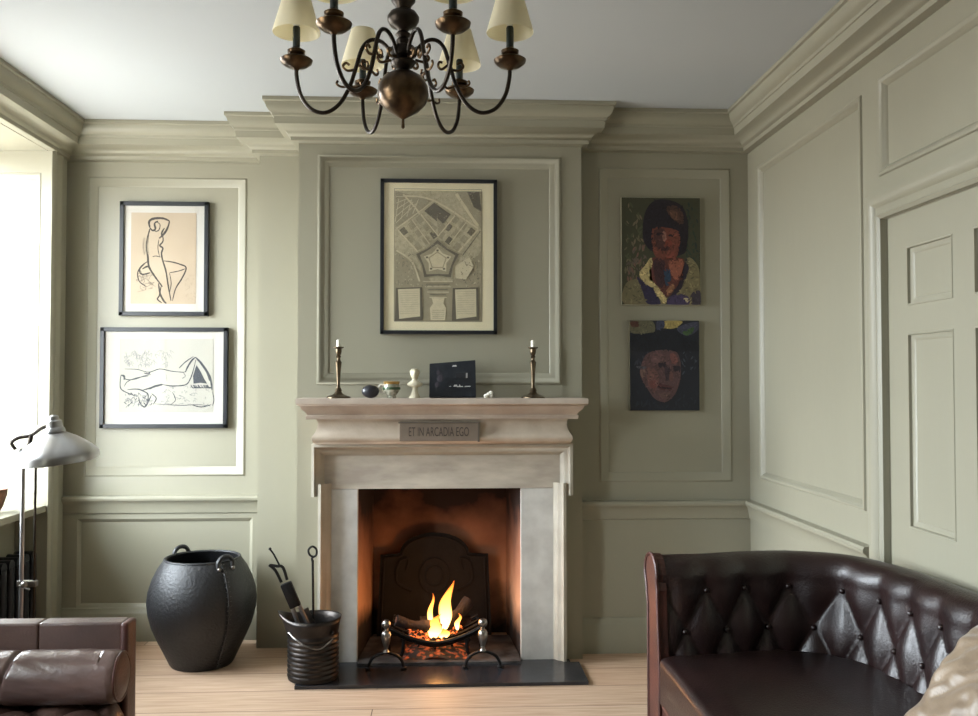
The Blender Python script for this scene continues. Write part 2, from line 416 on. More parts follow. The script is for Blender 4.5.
hs = BM(); ph = [(-.665, 4.065), (.648, 4.065), (.648, 4.352), (.606, 4.352), (.606, 4.40), (.368, 4.40), (.368, 4.338), (-.418, 4.338), (-.418, 4.40), (-.665, 4.40)]
A = [hs.verts.new((x, y, .001)) for x, y in ph]; B = [hs.verts.new((x, y, .016)) for x, y in ph]; hs.faces.new(A); hs.faces.new(B)
for k in range(len(ph)): hs.faces.new((A[k], A[(k+1) % len(ph)], B[(k+1) % len(ph)], B[k]))
o = obj('hearth_slab', hs, slate); tag(o, 'dark grey slate hearth slab set before the fireplace', 'hearth')

fp = thing('fireplace_surround', 'pale carved stone fireplace surround with moulded mantelshelf on the chimney breast', 'fireplace', (XC, DC, 0))
def stack(bm, layers):
    rings = [[bm.verts.new(p) for p in ((-hw, 0, z), (-hw, -p_, z), (hw, -p_, z), (hw, 0, z))] for hw, p_, z in layers]
    for a, b in zip(rings, rings[1:]):
        for i in range(4):
            j = (i+1) % 4; bm.faces.new((a[i], a[j], b[j], b[i]))
    bm.faces.new(rings[0]); bm.faces.new(rings[-1])
    return bm
obj('mantel_shelf', stack(BM(), [(.645, .165, 1.188), (.645, .168, 1.194), (.648, .17, 1.205), (.640, .168, 1.208), (.640, .172, 1.214), (.648, .180, 1.224), (.662, .196, 1.236),
    (.668, .203, 1.246), (.668, .206, 1.252), (.680, .226, 1.256), (.684, .232, 1.262), (.684, .232, 1.284), (.681, .229, 1.288)]), mat('shelf_stone', (186, 172, 157), .55, col2=(158, 142, 128), scale=6, bump=.08), fp, smooth=True)
obj('frieze', stack(BM(), [(.606, .105, 1.066), (.612, .125, 1.070), (.618, .140, 1.080), (.622, .150, 1.094), (.620, .150, 1.106), (.608, .138, 1.122), (.600, .130, 1.140), (.596, .127, 1.160), (.597, .130, 1.178), (.602, .136, 1.1885)]), stone, fp, smooth=True)
# architrave with ears
bm = BM(); W = .058
PR = [(0, 0), (0, .095), (.014, .098), (.019, .090), (.024, .082), (.036, .078), (.045, .070), (.052, .056), (.058, .052), (.058, .02)]
outer = [(-.597, 0, 1, 0), (-.597, .815, 1, 0), (-.630, .815, 1, 1), (-.630, 1.067, 1, -1), (.630, 1.067, -1, -1), (.630, .815, -1, 1), (.597, .815, -1, 0), (.597, 0, -1, 0)]
# ears: build as left/right jamb strips, ear strips and head strip
def strip(bm, a, b, na, nb):
    ra = [bm.verts.new((a[0]+na[0]*o, -p, a[1]+na[1]*o)) for o, p in PR]; rb = [bm.verts.new((b[0]+nb[0]*o, -p, b[1]+nb[1]*o)) for o, p in PR]
    for i in range(len(PR)-1): bm.faces.new((ra[i], ra[i+1], rb[i+1], rb[i]))
    return ra, rb
for s in (-1, 1):
    r0, r1 = strip(bm, (s*.597, .017), (s*.597, .875), (-s, 0), (-s, 0)); bm.faces.new(r0)
    r0, r1 = strip(bm, (s*.630, .815), (s*.630, 1.067), (-s, 0), (-s, -1)); bm.faces.new(r0)
strip(bm, (-.630, 1.067), (.630, 1.067), (1, -1), (-1, -1))
obj('architrave', bm, mat('warm_stone', (176, 169, 154), .6, col2=(158, 150, 134), scale=8, bump=.1), fp, smooth=True)
hw_o = (OX1-OX0)/2; xo = (OX0+OX1)/2-XC
for s in (-1, 1):
    b = BM(); x0, x1 = (-.54, OX0-XC) if s < 0 else (OX1-XC, .54)
    box(b, x0, x1, -.045, 0, 0.001, OZ, bev=.002); obj('jamb', b, marble, fp)
b = BM(); box(b, -.575, .575, -.047, 0, OZ+.001, 1.015, bev=.002); obj('lintel', b, mat('veined_stone', (192, 182, 166), .5, col2=(156, 145, 132), scale=9, bump=.08, stretch=(.6, 1, 2)), fp)
pq = BM(); box(pq, -.19, .182, -.158, -.12, 1.084, 1.170, bev=.002)
plq = obj('inscription_plaque', pq, mat('brown_plaque', (122, 108, 94), .55, var=.2, scale=14), fp)
rim = BM()
for r in ((-.195, .190, 1.168, 1.173), (.181, .190, 1.080, 1.17)): box(rim, r[0], r[1], -.162, -.12, r[2], r[3])
obj('plaque_edge', rim, mat('dark_edge', (88, 78, 66), .6), plq)
cu = bpy.data.curves.new('lettering', 'FONT'); cu.body = 'ET IN ARCADIA EGO'; cu.size = .046; cu.extrude = .001; cu.align_x = 'CENTER'; cu.align_y = 'CENTER'
t = bpy.data.objects.new('t', cu); C.objects.link(t); bpy.context.view_layer.update()
me = bpy.data.meshes.new_from_object(t); bpy.data.objects.remove(t)
w_ = max(v.co.x for v in me.vertices)-min(v.co.x for v in me.vertices)
for v in me.vertices: v.co = Vector((v.co.x*.285/w_-.004, -.1585-v.co.z*.3, 1.126+v.co.y*1.25*.285/w_*1.6))
me.materials.append(flat((64, 54, 46))); lo = bpy.data.objects.new('lettering', me); C.objects.link(lo); lo.parent = plq

plq.location.x = -.016
# cast iron fireback
fb = thing('iron_fireback', 'arched sooty cast iron fireback plate standing behind the fire', 'fireback', (-.055, 4.84, .001), (math.radians(-4), 0, 0))
pts = [(-.305, 0), (.305, 0), (.288, .44)]
def arch(cx, z0, r, h, a0, a1, n=14): return [(cx+r*math.cos(a0+(a1-a0)*i/n), z0+h*math.sin(a0+(a1-a0)*i/n)) for i in range(n+1)]
poly = pts+[(.20, .445)]+arch(0, .45, .185, .105, 0, PI)+[(-.20, .445), (-.288, .44)]
bm = BM(); prism(bm, poly, -.015, .015); obj('plate', bm, plate_m, fb)
bm = BM(); tube(bm, [(x*.93, -.018, z*.95+.01) for x, z in poly], .008, 6, closed=True); obj('rim_moulding', bm, plate_m, fb)
bm = BM()
for cx, cz, r in ((0, .33, .08), (0, .33, .045)): tube(bm, [(cx+r*math.cos(2*PI*i/24), -.016, cz+r*1.15*math.sin(2*PI*i/24)) for i in range(24)], .008, 6, closed=True)
for s in (-1, 1):
    tube(bm, [(s*.12, -.016, .25), (s*.2, -.016, .30), (s*.19, -.016, .40), (s*.14, -.016, .42), (s*.15, -.016, .36)], .009, 6, smooth=6)
obj('relief_ornament', bm, plate_m, fb)

# fire basket
fbk = thing('fire_basket', 'dark iron fire basket of curved bars holding burning logs', 'fire grate', (-.045, 4.50, .028))
def sag(x): return .065+.075*(abs(x)/.215)**1.7
bm = BM()
for yy in (-.12, -.06, 0, .06, .12, .18):
    tube(bm, [(x*.0215, yy, sag(x*.0215)+.004*math.sin(yy*30)) for x in range(-10, 11)], .0075, 6)
obj('curved_bar', bm, iron, fbk)
bm = BM()
for xx in (-.16, -.08, 0, .08, .16): tube(bm, [(xx, -.13, sag(xx)-.01), (xx, .19, sag(xx)-.01)], .006, 6)
tube(bm, [(x*.0225, -.13, sag(x*.0215)+.018) for x in range(-10, 11)], .009, 6)
obj('front_rail', bm, iron, fbk)
for s in (-1, 1):
    for yy in (-.12, .17):
        bm = BM(); tube(bm, [(s*.15, yy, sag(.15)-.005), (s*.155, yy, .04), (s*.17, yy, .006)], .009, 8); obj('leg', bm, iron, fbk)
EMB = ember_material(.6)
# ash bed and embers
bm = BM(); g = {}
for i in range(41):
    for j in range(21):
        x = -.17+.34*i/40; y = -.12+.26*j/20
        e = max(0, 1-(x/.175)**2-((y-.01)/.135)**2)
        g[i, j] = bm.verts.new((x, y, .002+.035*e**.5+.014*e*noise.noise(Vector((x*45, y*45, 3)))))
for i in range(40):
    for j in range(20): bm.faces.new((g[i, j], g[i+1, j], g[i+1, j+1], g[i, j+1]))
o = obj('glowing_ash_bed', bm, EMB, None, smooth=True, loc=(-.045, 4.50, .028)); o['kind'] = 'stuff'; tag(o, 'heap of ash and red embers under the fire basket', 'embers')
bm = BM()
for i in range(60):
    x = random.uniform(-.13, .13); y = random.uniform(-.10, .14)
    z = sag(x)+.012+random.uniform(0, .012)
    s_ = random.uniform(.010, .019)
    r = bmesh.ops.create_icosphere(bm, subdivisions=1, radius=s_)
    for v in r['verts']: v.co = Vector((v.co.x*random.uniform(.8, 1.3)+x, v.co.y+y, v.co.z*.8+z))
o = obj('burning_coals', bm, ember_material(4), None, loc=(-.045, 4.50, .028)); o['kind'] = 'stuff'; tag(o, 'glowing embers lying in the fire basket below the flames', 'embers')
logm = mat('charred_log', (40, 25, 20), .9, col2=(15, 12, 11), scale=14, bump=.8, bscale=40)
def log(a, b, r, lab):
    a, b = Vector(a), Vector(b)
    o_ = thing('firewood_log', lab, 'log', a, group='logs on the fire')
    d = b-a; bm = BM(); pts = [Vector((0, 0, 0))+d*t+Vector((0, 0, .006*math.sin(t*7))) for t in [i/10 for i in range(11)]]
    tube(bm, pts, lambda t: r*(1+.12*math.sin(t*9+a.x*30)), 12)
    for v in bm.verts: v.co += v.co.normalized()*.004*noise.noise(v.co*60)
    obj('bark', bm, logm, o_, smooth=True)
    bm = BM(); tube(bm, [d*1.002, d*1.012], r*.82, 12); obj('cut_end', bm, mat('cut_wood', (120, 72, 48), .8, var=.4, scale=30), o_)
log((-.02, 4.46, .155), (-.235, 4.42, .205), .024, 'charred split log leaning to the left side of the fire')
log((.0, 4.50, .15), (.125, 4.56, .265), .030, 'charred log rising to the right of the flames')
log((-.12, 4.58, .155), (.13, 4.58, .16), .028, 'charred log lying across the back of the fire basket')
# flames
def flame(x, y, z, h, w, lean, label, k):
    bm = BM(); n = 24; prof = []
    rings = []
    for i in range(n+1):
        t = i/n
        r = w*(math.sin(PI*min(1, t*.93+.07))**.75)*(1-t)**.35 if t < 1 else 0.0005
        cx = lean*t*t+.012*math.sin(t*7+k)*t; cy = .01*math.sin(t*5+k*2)*t
        rings.append([bm.verts.new((cx+max(r, .0005)*math.cos(2*PI*j/16)*(1+.15*math.sin(3*j+6*t)), cy+max(r, .0005)*.7*math.sin(2*PI*j/16), h*t)) for j in range(16)])
    for a, b in zip(rings, rings[1:]):
        for j in range(16): bm.faces.new((a[j], a[(j+1) % 16], b[(j+1) % 16], b[j]))
    bm.faces.new(rings[0]); bm.faces.new(rings[-1])
    tag(obj('flame', bm, FLM, None, smooth='all', loc=(x, y, z)), label, 'flame', 'flames of the fire')
FLM = flame_material(7.5)
flame(-.055, 4.44, .115, .12, .040, .03, 'broad bright low flame at the base of the fire', 0)
flame(.0, 4.47, .15, .235, .036, .035, 'tallest yellow flame tongue rising from the logs', 1)
flame(-.068, 4.47, .15, .175, .015, .004, 'thin narrow flame tongue left of the tallest flame', 2)
flame(.062, 4.45, .15, .085, .014, .012, 'small orange flame at the right of the tallest flame', 3)
flame(-.005, 4.43, .115, .05, .030, .01, 'small low flame licking along the front embers', 4)

# andirons
def andiron(x, label):
    a = thing('andiron', label, 'andiron', (x, 4.275, .0165), group='pair of andirons')
    bm = BM(); tube(bm, [(-.082, 0, .006), (-.078, 0, .03), (-.055, 0, .062), (0, 0, .080), (.055, 0, .062), (.078, 0, .03), (.082, 0, .006)], .0075, 8, smooth=6)
    for s in (-1, 1): sphere(bm, (s*.083, 0, .008), .012, 1.3, 1, .6)
    obj('arched_foot', bm, iron, a, smooth=True)
    bm = BM(); lathe(bm, [(.009, .078), (.016, .084), (.010, .092), (.009, .10), (.015, .118), (.022, .145), (.0235, .165), (.017, .178), (.010, .182), (.009, .192)], 20)
    obj('vase_stem', bm, steel, a, smooth=True)
    bm = BM(); sphere(bm, (0, 0, .213), .0215); obj('ball_finial', bm, steel, a, smooth='all')
    bm = BM(); tube(bm, [(0, .006, .088), (0, .09, .10), (0, .24, .09)], .008, 6); tube(bm, [(0, .24, .09), (0, .245, .015)], .008, 6); obj('log_bar', bm, iron, a)
andiron(-.274, 'ball-topped steel andiron at the left of the fire')
andiron(.180, 'ball-topped steel andiron at the right of the fire')

# ------------------------------------------------------------------ mantelpiece objects
MZ = 1.2885
def candlestick(x, y, label, cl):
    a = thing('candlestick', label, 'candlestick', (x, y, MZ), group='pair of mantel candlesticks')
    bm = BM(); lathe(bm, [(.058, 0), (.058, .006), (.050, .010), (.034, .014), (.020, .022), (.016, .030), (.018, .036), (.012, .048)], 24); obj('base', bm, silver, a, smooth=True)
    bm = BM(); lathe(bm, [(.010, .047), (.0075, .06), (.0085, .09), (.011, .13), (.014, .158), (.0155, .170), (.011, .176), (.008, .184), (.008, .190), (.013, .196), (.008, .202)], 20); obj('stem', bm, silver, a, smooth=True)
    bm = BM(); lathe(bm, [(.006, .201), (.012, .208), (.015, .222), (.014, .232), (.024, .238), (.025, .242), (.012, .243)], 20); obj('candle_cup', bm, silver, a, smooth=True)
    bm = BM(); lathe(bm, [(.010, 0), (.010, .028), (.007, .032), (.001, .033)], 14)
    c = obj('candle', bm, white, None, smooth=True, loc=(x, y, MZ+.2435)); tag(c, cl, 'candle', 'stubs of candle')
candlestick(-.503, 4.285, 'tarnished slender candlestick at the left end of the mantelshelf', 'short white candle stub in the left candlestick')
candlestick(.420, 4.285, 'tarnished slender candlestick at the right end of the mantelshelf', 'short white candle stub in the right candlestick')
bm = BM(); sphere(bm, (0, 0, .031), .031, 1.32, 1, 1, 28, 18)
for v in bm.verts: v.co += v.normal*0; v.co *= 1+.05*noise.noise(v.co*25)
zmin = min(v.co.z for v in bm.verts)
for v in bm.verts: v.co.z -= zmin
tag(obj('dark_pebble', bm, mat('dark_pebble', (44, 44, 49), .35, var=.3, scale=15), None, smooth='all', loc=(-.352, 4.28, MZ)), 'smooth dark grey oval stone on the mantelshelf', 'stone')
# lustre cup
a = thing('small_jug', 'small white and gilt jug with patterned body on the mantelshelf', 'jug', (-.252, 4.28, MZ))
jm = mat('painted_glaze', (190, 184, 168), .2, col2=(86, 92, 70), scale=45, coat=.5)
bm = BM(); lathe(bm, [(.020, 0), (.022, .004), (.018, .010), (.030, .024), (.040, .040), (.041, .052), (.036, .062), (.035, .070), (.038, .076), (.034, .076), (.032, .066), (.030, .03), (.001, .02)], 28); obj('body', bm, jm, a, smooth=True)
bm = BM(); tube(bm, [(-.036, 0, .062), (-.055, 0, .062), (-.058, 0, .042), (-.045, 0, .026), (-.032, 0, .028)], .0045, 8, smooth=5); obj('handle', bm, mat('white_glaze', (216, 210, 196), .2), a, smooth=True)
bm = BM(); lathe(bm, [(.0362, .066), (.0395, .076), (.037, .079), (.033, .077)], 28); obj('gilt_rim', bm, mat('gilding', (176, 142, 80), .3, metal=.7), a, smooth=True)
bm = BM(); lathe(bm, [(.041, .040), (.0420, .046), (.041, .052)], 28); obj('green_band', bm, mat('green_glaze', (60, 82, 56), .25), a, smooth=True)
# bust
a = thing('plaster_bust', 'small cream bust on a flared pedestal on the mantelshelf', 'bust', (-.143, 4.28, MZ))
bm = BM(); lathe(bm, [(.027, 0), (.027, .006), (.022, .012), (.015, .028), (.012, .042), (.015, .05), (.012, .054)], 24); obj('pedestal', bm, plaster, a, smooth=True)
bm = BM()
prof = [(0, .052, .012, .010), (0, .055, .028, .015), (0, .061, .037, .019), (0, .069, .036, .018), (0, .077, .024, .014), (0, .084, .013, .0115), (0, .090, .012, .012), (0, .096, .0145, .016), (0, .104, .0185, .020),
        (0, .113, .0215, .023), (0, .122, .022, .0235), (0, .130, .0195, .021), (0, .136, .013, .015), (0, .139, .001, .001)]
rings = []
for _, z, rx, ry in prof:
    ring = []
    for i in range(28):
        an = 2*PI*i/28; x, y = rx*math.cos(an), ry*math.sin(an)
        d = math.exp(-((an-1.5*PI)/.22)**2)
        y -= d*(.005*math.exp(-((z-.112)/.006)**2)+.003*math.exp(-((z-.101)/.003)**2))
        e2 = math.exp(-((an-1.5*PI+.42)/.18)**2)+math.exp(-((an-1.5*PI-.42)/.18)**2)
        y += e2*.003*math.exp(-((z-.118)/.004)**2)
        ring.append(bm.verts.new((x, y, z)))
    rings.append(ring)
for p, q in zip(rings, rings[1:]):
    for i in range(28): bm.faces.new((p[i], p[(i+1) % 28], q[(i+1) % 28], q[i]))
bm.faces.new(rings[0]); bm.faces.new(rings[-1])
obj('head_and_shoulders', bm, plaster, a, smooth='all')
bm = BM(); 
for i in range(40):
    an = random.uniform(0, 2*PI); ph = random.uniform(.15, 1.25)
    x, y, z = .0205*math.cos(an)*math.cos(ph-.3), .022*math.sin(an)*math.cos(ph-.3), .118+.019*math.sin(ph)
    if y < -.008 and z < .128: continue
    sphere(bm, (x, y+.001, z), .004, u=8, v=6)
obj('curled_hair', bm, plaster, a, smooth='all')
# dark picture block leaning on the wall
a = thing('dark_box', 'dark charcoal box frame with small white marks leaning on the mantelshelf', 'ornament', (.037, 4.36, MZ+.001), (math.radians(-9), 0, math.radians(-2)))
bm = BM(); prism(bm, [(-.112, 0), (.113, 0), (.110, .181), (-.112, .163)], -.02, .012); bmesh.ops.bevel(bm, geom=list(bm.edges), offset=.002, segments=2, affect='EDGES')
obj('block', bm, mat('charcoal_block', (34, 38, 44), .35, col2=(24, 27, 32), scale=18, bump=.2), a)
bm = BM(); prism(bm, [(.016, .092), (.066, .094), (.066, .118), (.016, .116)], -.022, -.0199); obj('raised_panel', bm, flat((20, 22, 27)), a)
bm = BM(); prism(bm, [(.064, .092), (.072, .094), (.072, .118), (.064, .116)], -.0225, -.0199); obj('pale_bar', bm, flat((150, 148, 146)), a)
for x0, x1, z0, z1 in ((-.003, .020, .148, .156), (.004, .024, .050, .060), (.020, .052, .048, .053), (.056, .088, .049, .054), (.03, .038, .053, .062), (-.018, -.006, .050, .054)):
    bm = BM(); prism(bm, [(x0, z0), (x1, z0+.001), (x1-.003, z1), (x0+.004, z1-.001)], -.0215, -.0199); obj('white_mark', bm, flat((196, 194, 190)), a)
bm = BM()
for x, z, r in ((-.07, .12, .013), (-.06, .09, .018), (-.075, .06, .014), (-.05, .13, .008)): sphere(bm, (x, -.019, z), r, 1, .12, 1.2, 12, 8)
obj('faded_blotch', bm, flat((52, 46, 54)), a)
# white ornament
a = thing('white_knuckle_ornament', 'tiny white lumpy ornament right of the dark box on the mantelshelf', 'ornament', (.207, 4.28, MZ))
bm = BM()
for c, r in (((-.012, 0, .010), .010), ((.0, 0, .018), .009), ((.012, 0, .024), .010), ((.013, .003, .010), .009)): sphere(bm, c, r, 1.1, .9, 1, 12, 8)
obj('lump', bm, white, a, smooth='all')

# ------------------------------------------------------------------ pictures
def ribbon(bm, pts, w, y, mi=0, taper=True, sm=5):
    if taper: w *= 1.15
    pts = [Vector((p[0], 0, p[1])) for p in pts]
    if len(pts) > 2: pts = catmull(pts, sm)
    n = len(pts); L_, R_ = [], []
    for i, p in enumerate(pts):
        t = pts[min(i+1, n-1)]-pts[max(i-1, 0)]
        if t.length < 1e-9: t = Vector((1, 0, 0))
        t.normalize(); nn = Vector((-t.z, 0, t.x))
        ww = w*(.35+.65*math.sin(PI*i/(n-1))**.5 if taper else 1)*(.85+.3*random.random())
        L_.append(bm.verts.new((p.x+nn.x*ww/2, y, p.z+nn.z*ww/2))); R_.append(bm.verts.new((p.x-nn.x*ww/2, y, p.z-nn.z*ww/2)))
    for i in range(n-1):
        f = bm.faces.new((L_[i], L_[i+1], R_[i+1], R_[i])); f.material_index = mi
def framed(label, cx, cz, w, h, D, cat, fw=.022, paper=None, papm=None, matm=None, depth=.03):
    a = thing('framed_picture', label, cat, (cx, D+REC-.001, cz), group='black framed pictures')
    bm = BM()
    for (x0, x1, z0, z1) in ((-w/2, w/2, h/2-fw, h/2), (-w/2, w/2, -h/2, -h/2+fw), (-w/2, -w/2+fw, -h/2, h/2), (w/2-fw, w/2, -h/2, h/2)): box(bm, x0, x1, -depth, 0, z0, z1, bev=.002)
    obj('frame', bm, black, a, weld=False)
    obj('mount', boxm(-w/2+fw*.5, w/2-fw*.5, -depth+.012, -.004, -h/2+fw*.5, h/2-fw*.5), matm or mat_board, a)
    x0, x1, z0, z1 = paper
    obj('paper', boxm(x0, x1, -depth+.0105, -depth+.013, z0, z1), papm, a)
    return a, -depth+.0098
def add_glass(a, w, h, depth=.03): obj('glass_pane', boxm(-w/2+.015, w/2-.015, -depth+.003, -depth+.005, -h/2+.015, h/2-.015), glass, a)
def mapper(c0, c1, w, h):
    return lambda x, y: (((x-c0[0])/(c1[0]-c0[0])-.5)*w, (.5-(y-c0[1])/(c1[1]-c0[1]))*h)
ink = flat((44, 36, 30)); ink2 = flat((112, 100, 84)); inkb = flat((50, 54, 62)); inkg = flat((124, 124, 122))
# 1 standing nude sketch
w, h = .467, .612
a, yy = framed('black framed sepia sketch of a figure with raised arms, upper picture in the left alcove', -1.500, 2.024, w, h, DL, 'picture', paper=(-.175, .168, -.242, .247), papm=mat('tan_paper', (172, 156, 134), .8, col2=(164, 147, 124), scale=5))
M = mapper((25, 35), (515, 685), w, h)
bm = BM()
S = lambda pts, wd, mi=0: ribbon(bm, [M(*p) for p in pts], wd, yy-.0001*random.random(), mi)
for pts, wd in [([(190, 185), (185, 150), (210, 132), (260, 130), (298, 145)], .011), ([(298, 145), (285, 190), (262, 225), (240, 245)], .010), ([(190, 185), (205, 200), (220, 190), (215, 160), (235, 145)], .009),
    ([(225, 150), (245, 165), (240, 195), (222, 205), (212, 190)], .005), ([(190, 190), (180, 230), (172, 290), (180, 350), (185, 400), (205, 440), (240, 490), (262, 520)], .009),
    ([(262, 232), (262, 262), (245, 285), (262, 300), (255, 330), (262, 370), (280, 430), (295, 520), (310, 600)], .008), ([(262, 372), (310, 378), (360, 392), (392, 412), (370, 470), (335, 530), (318, 600)], .007),
    ([(300, 440), (350, 430), (388, 416)], .005), ([(240, 500), (250, 560), (270, 600), (285, 615)], .009), ([(255, 515), (245, 570), (235, 590), (260, 612)], .007),
    ([(205, 350), (225, 345), (250, 352)], .004), ([(180, 375), (150, 400), (125, 440), (135, 490), (175, 520)], .006), ([(165, 385), (135, 420), (150, 450), (195, 440)], .009), ([(150, 420), (180, 405), (200, 430)], .008),
    ([(240, 250), (235, 300), (245, 350)], .004), ([(270, 185), (255, 215), (262, 240)], .008), ([(300, 440), (310, 500), (300, 560)], .004)]: S(pts, wd)
for i in range(26):
    x, y = random.uniform(118, 215), random.uniform(440, 530); S([(x, y), (x+random.uniform(-25, 25), y+random.uniform(-20, 20)), (x+random.uniform(-30, 30), y+random.uniform(5, 35))], .0025, 1)
for i in range(22):
    x, y = random.uniform(385, 435), random.uniform(450, 600); S([(x, y), (x+random.uniform(-18, 18), y+random.uniform(-20, 20))], .0022, 1)
for i in range(10):
    x = random.uniform(150, 185); S([(x, 240), (x-4, 290), (x+3, 340)], .0016, 1)
obj('sketch_lines', bm, [ink, ink2], a, weld=False); add_glass(a, w, h)
# 2 reclining nude
w, h = .668, .536
a, yy = framed('black framed sketch of a reclining figure, lower picture in the left alcove', -1.494, 1.388, w, h, DL, 'picture', paper=(-.235, .258, -.185, .208), papm=mat('pale_paper', (168, 165, 154), .8, var=.03))
M = mapper((30, 42), (825, 678), w, h); bm = BM()
for pts, wd in [([(180, 305), (260, 308), (330, 325), (400, 305), (470, 318), (540, 325), (560, 322)], .004), ([(560, 325), (575, 290), (600, 250), (622, 230)], .008), ([(622, 230), (660, 270), (700, 330), (720, 380), (728, 440)], .011),
    ([(520, 300), (560, 260), (610, 225)], .005), ([(625, 245), (610, 310), (590, 370), (560, 405), (480, 412), (410, 402)], .005), ([(420, 402), (370, 415), (330, 432)], .010), ([(410, 400), (360, 418)], .010),
    ([(160, 340), (155, 380), (160, 430), (210, 460), (270, 480)], .005), ([(165, 340), (190, 370), (240, 370), (300, 350), (345, 340)], .005), ([(180, 415), (200, 385), (260, 360), (330, 350)], .004),
    ([(200, 435), (260, 432), (300, 445), (330, 470), (318, 540)], .006), ([(290, 440), (340, 425), (380, 405)], .006), ([(270, 480), (280, 520), (310, 545), (335, 500), (350, 470)], .006), ([(350, 460), (380, 490), (360, 530)], .005),
    ([(640, 250), (690, 320), (712, 380)], .006), ([(370, 525), (450, 530), (540, 535), (640, 530), (720, 540)], .003), ([(600, 530), (660, 545), (725, 530)], .005), ([(480, 450), (500, 500), (470, 530)], .003),
    ([(545, 325), (560, 350), (540, 365)], .003), ([(440, 340), (445, 380)], .002), ([(300, 330), (330, 335), (340, 325)], .006), ([(728, 440), (740, 500), (730, 540)], .003), ([(160, 345), (180, 350), (178, 375)], .008)]: S(pts, wd)
for i in range(60):
    x = random.uniform(180, 480); y = random.uniform(190, 290); S([(x, y+20), (x+random.uniform(-22, 22), y-8), (x+random.uniform(-26, 30), y+random.uniform(0, 20))], .002, 1)
for i in range(50):
    x = random.uniform(190, 345); y = random.uniform(470, 545); S([(x, y), (x+random.uniform(-16, 16), y-16), (x+random.uniform(-26, 30), y+random.uniform(-10, 10))], .0028, random.choice((0, 1)))
for i in range(46):
    x = random.uniform(390, 730); y = random.uniform(420, 545); S([(x, y), (x+random.uniform(-16, 16), y-10), (x+random.uniform(-26, 30), y+random.uniform(-10, 10))], .0022, 1)
for i in range(18):
    x = random.uniform(590, 700); S([(x, 405), (x+15, 425), (x+28, 418)], .004, 0)
f = bm.faces.new([bm.verts.new((M(x, y)[0], yy-.0003, M(x, y)[1])) for x, y in ((612, 398), (608, 350), (622, 300), (630, 280), (655, 320), (680, 370), (698, 398), (655, 392))]); f.material_index = 0
obj('sketch_lines', bm, [inkb, inkg], a, weld=False); add_glass(a, w, h)
# 3 engraved plan of a fortress
w, h = .577, .768
pm = mat('foxed_paper', (238, 228, 194), .8, var=.05)
a, yy = framed('large black framed engraved plan of a pentagon fort above the mantelshelf', -.031, 1.985, w, h, DC, 'picture', fw=.018, paper=(-.219, .216, -.323, .326), papm=mat('engraved_ground', (196, 187, 158), .8, col2=(172, 163, 136), scale=60), matm=pm)
M = mapper((8, 5), (536, 708), w, h); bm = BM()
lay = [0]
def P(poly, mi):
    lay[0] += 1
    f = bm.faces.new([bm.verts.new((M(x, y)[0], yy-.00004*lay[0], M(x, y)[1])) for x, y in poly]); f.material_index = mi
def Q(pts, wd, mi):
    lay[0] += 1; ribbon(bm, [M(*p) for p in pts], wd, yy-.00004*lay[0], mi, taper=False, sm=4)
lt, dk, md, pp = 0, 1, 2, 3
P([(75, 320), (240, 470), (330, 470), (465, 330), (465, 650), (70, 650)], md)
P([(345, 60), (465, 60), (465, 225), (420, 190)], md); P([(400, 60), (455, 60), (465, 150), (430, 130)], dk); Q([(350, 70), (390, 130), (430, 190), (450, 215)], .014, lt)
P([(75, 60), (235, 100), (175, 170), (75, 225)], md)
for k in range(5): Q([(78, 85+k*30), (120+k*12, 85+k*8)], .0035, lt)
for k in range(4): Q([(90+k*30, 95), (75+k*26, 200-k*12)], .0035, lt)
Q([(110, 75), (165, 135), (185, 165)], .008, lt); Q([(120, 82), (250, 102), (450, 228)], .008, lt); Q([(250, 102), (80, 232)], .006, lt)
# city blocks rotated about 45 degrees, a grid on each flank
for k in range(3):
    for j in range(3):
        ox, oy = 108+k*32+j*36, 238+k*34-j*27
        P([(ox-14, oy), (ox+6, oy-16), (ox+26, oy+10), (ox+4, oy+26)], dk if (k+j) % 4 == 0 else md)
        ox, oy = 424-k*32-j*36, 238+k*34-j*27
        P([(ox+14, oy), (ox-6, oy-16), (ox-26, oy+10), (ox-4, oy+26)], dk if (k+j) % 3 == 0 else md)
P([(205, 150), (250, 112), (325, 165), (285, 215)], dk); P([(200, 172), (265, 225), (245, 255)], md); P([(262, 180), (310, 225), (270, 260)], md)
Q([(190, 165), (270, 265)], .006, lt); Q([(345, 170), (268, 265)], .006, lt); Q([(85, 235), (190, 350)], .006, lt); Q([(450, 232), (352, 345)], .008, lt); Q([(460, 240), (380, 350)], .004, dk)
Q([(150, 190), (230, 300)], .005, lt); Q([(395, 200), (320, 300)], .005, lt); Q([(80, 330), (150, 380), (185, 470)], .008, lt)
cx, cy = 266, 375
def pent(r, off=-PI/2, c=(266, 375)): return [(c[0]+r*math.cos(off+i*2*PI/5), c[1]+r*.95*math.sin(off+i*2*PI/5)) for i in range(5)]
def star(r1, r2, off=-PI/2): return [(266+(r1 if i % 2 == 0 else r2)*math.cos(off+i*PI/5), 375+(r1 if i % 2 == 0 else r2)*.92*math.sin(off+i*PI/5)) for i in range(10)]
P(star(112, 80), md); P(star(102, 74), dk); P(star(84, 66), md); P(star(66, 42), lt); P(pent(44), md); P(pent(38), lt)
for i in range(5):
    x, y = 266+50*math.cos(-PI/2+i*2*PI/5), 375+46*math.sin(-PI/2+i*2*PI/5); P([(x-5, y-4), (x+5, y-4), (x+5, y+4), (x-5, y+4)], dk)
for k in range(4): Q([(200+k*10, 470+k*24), (335-k*9, 470+k*24)], .004, lt); Q([(215+k*8, 482+k*24), (320-k*8, 482+k*24)], .003, dk)
P([(240, 545), (298, 545), (292, 570), (306, 590), (300, 645), (235, 645), (232, 590), (246, 570)], pp)
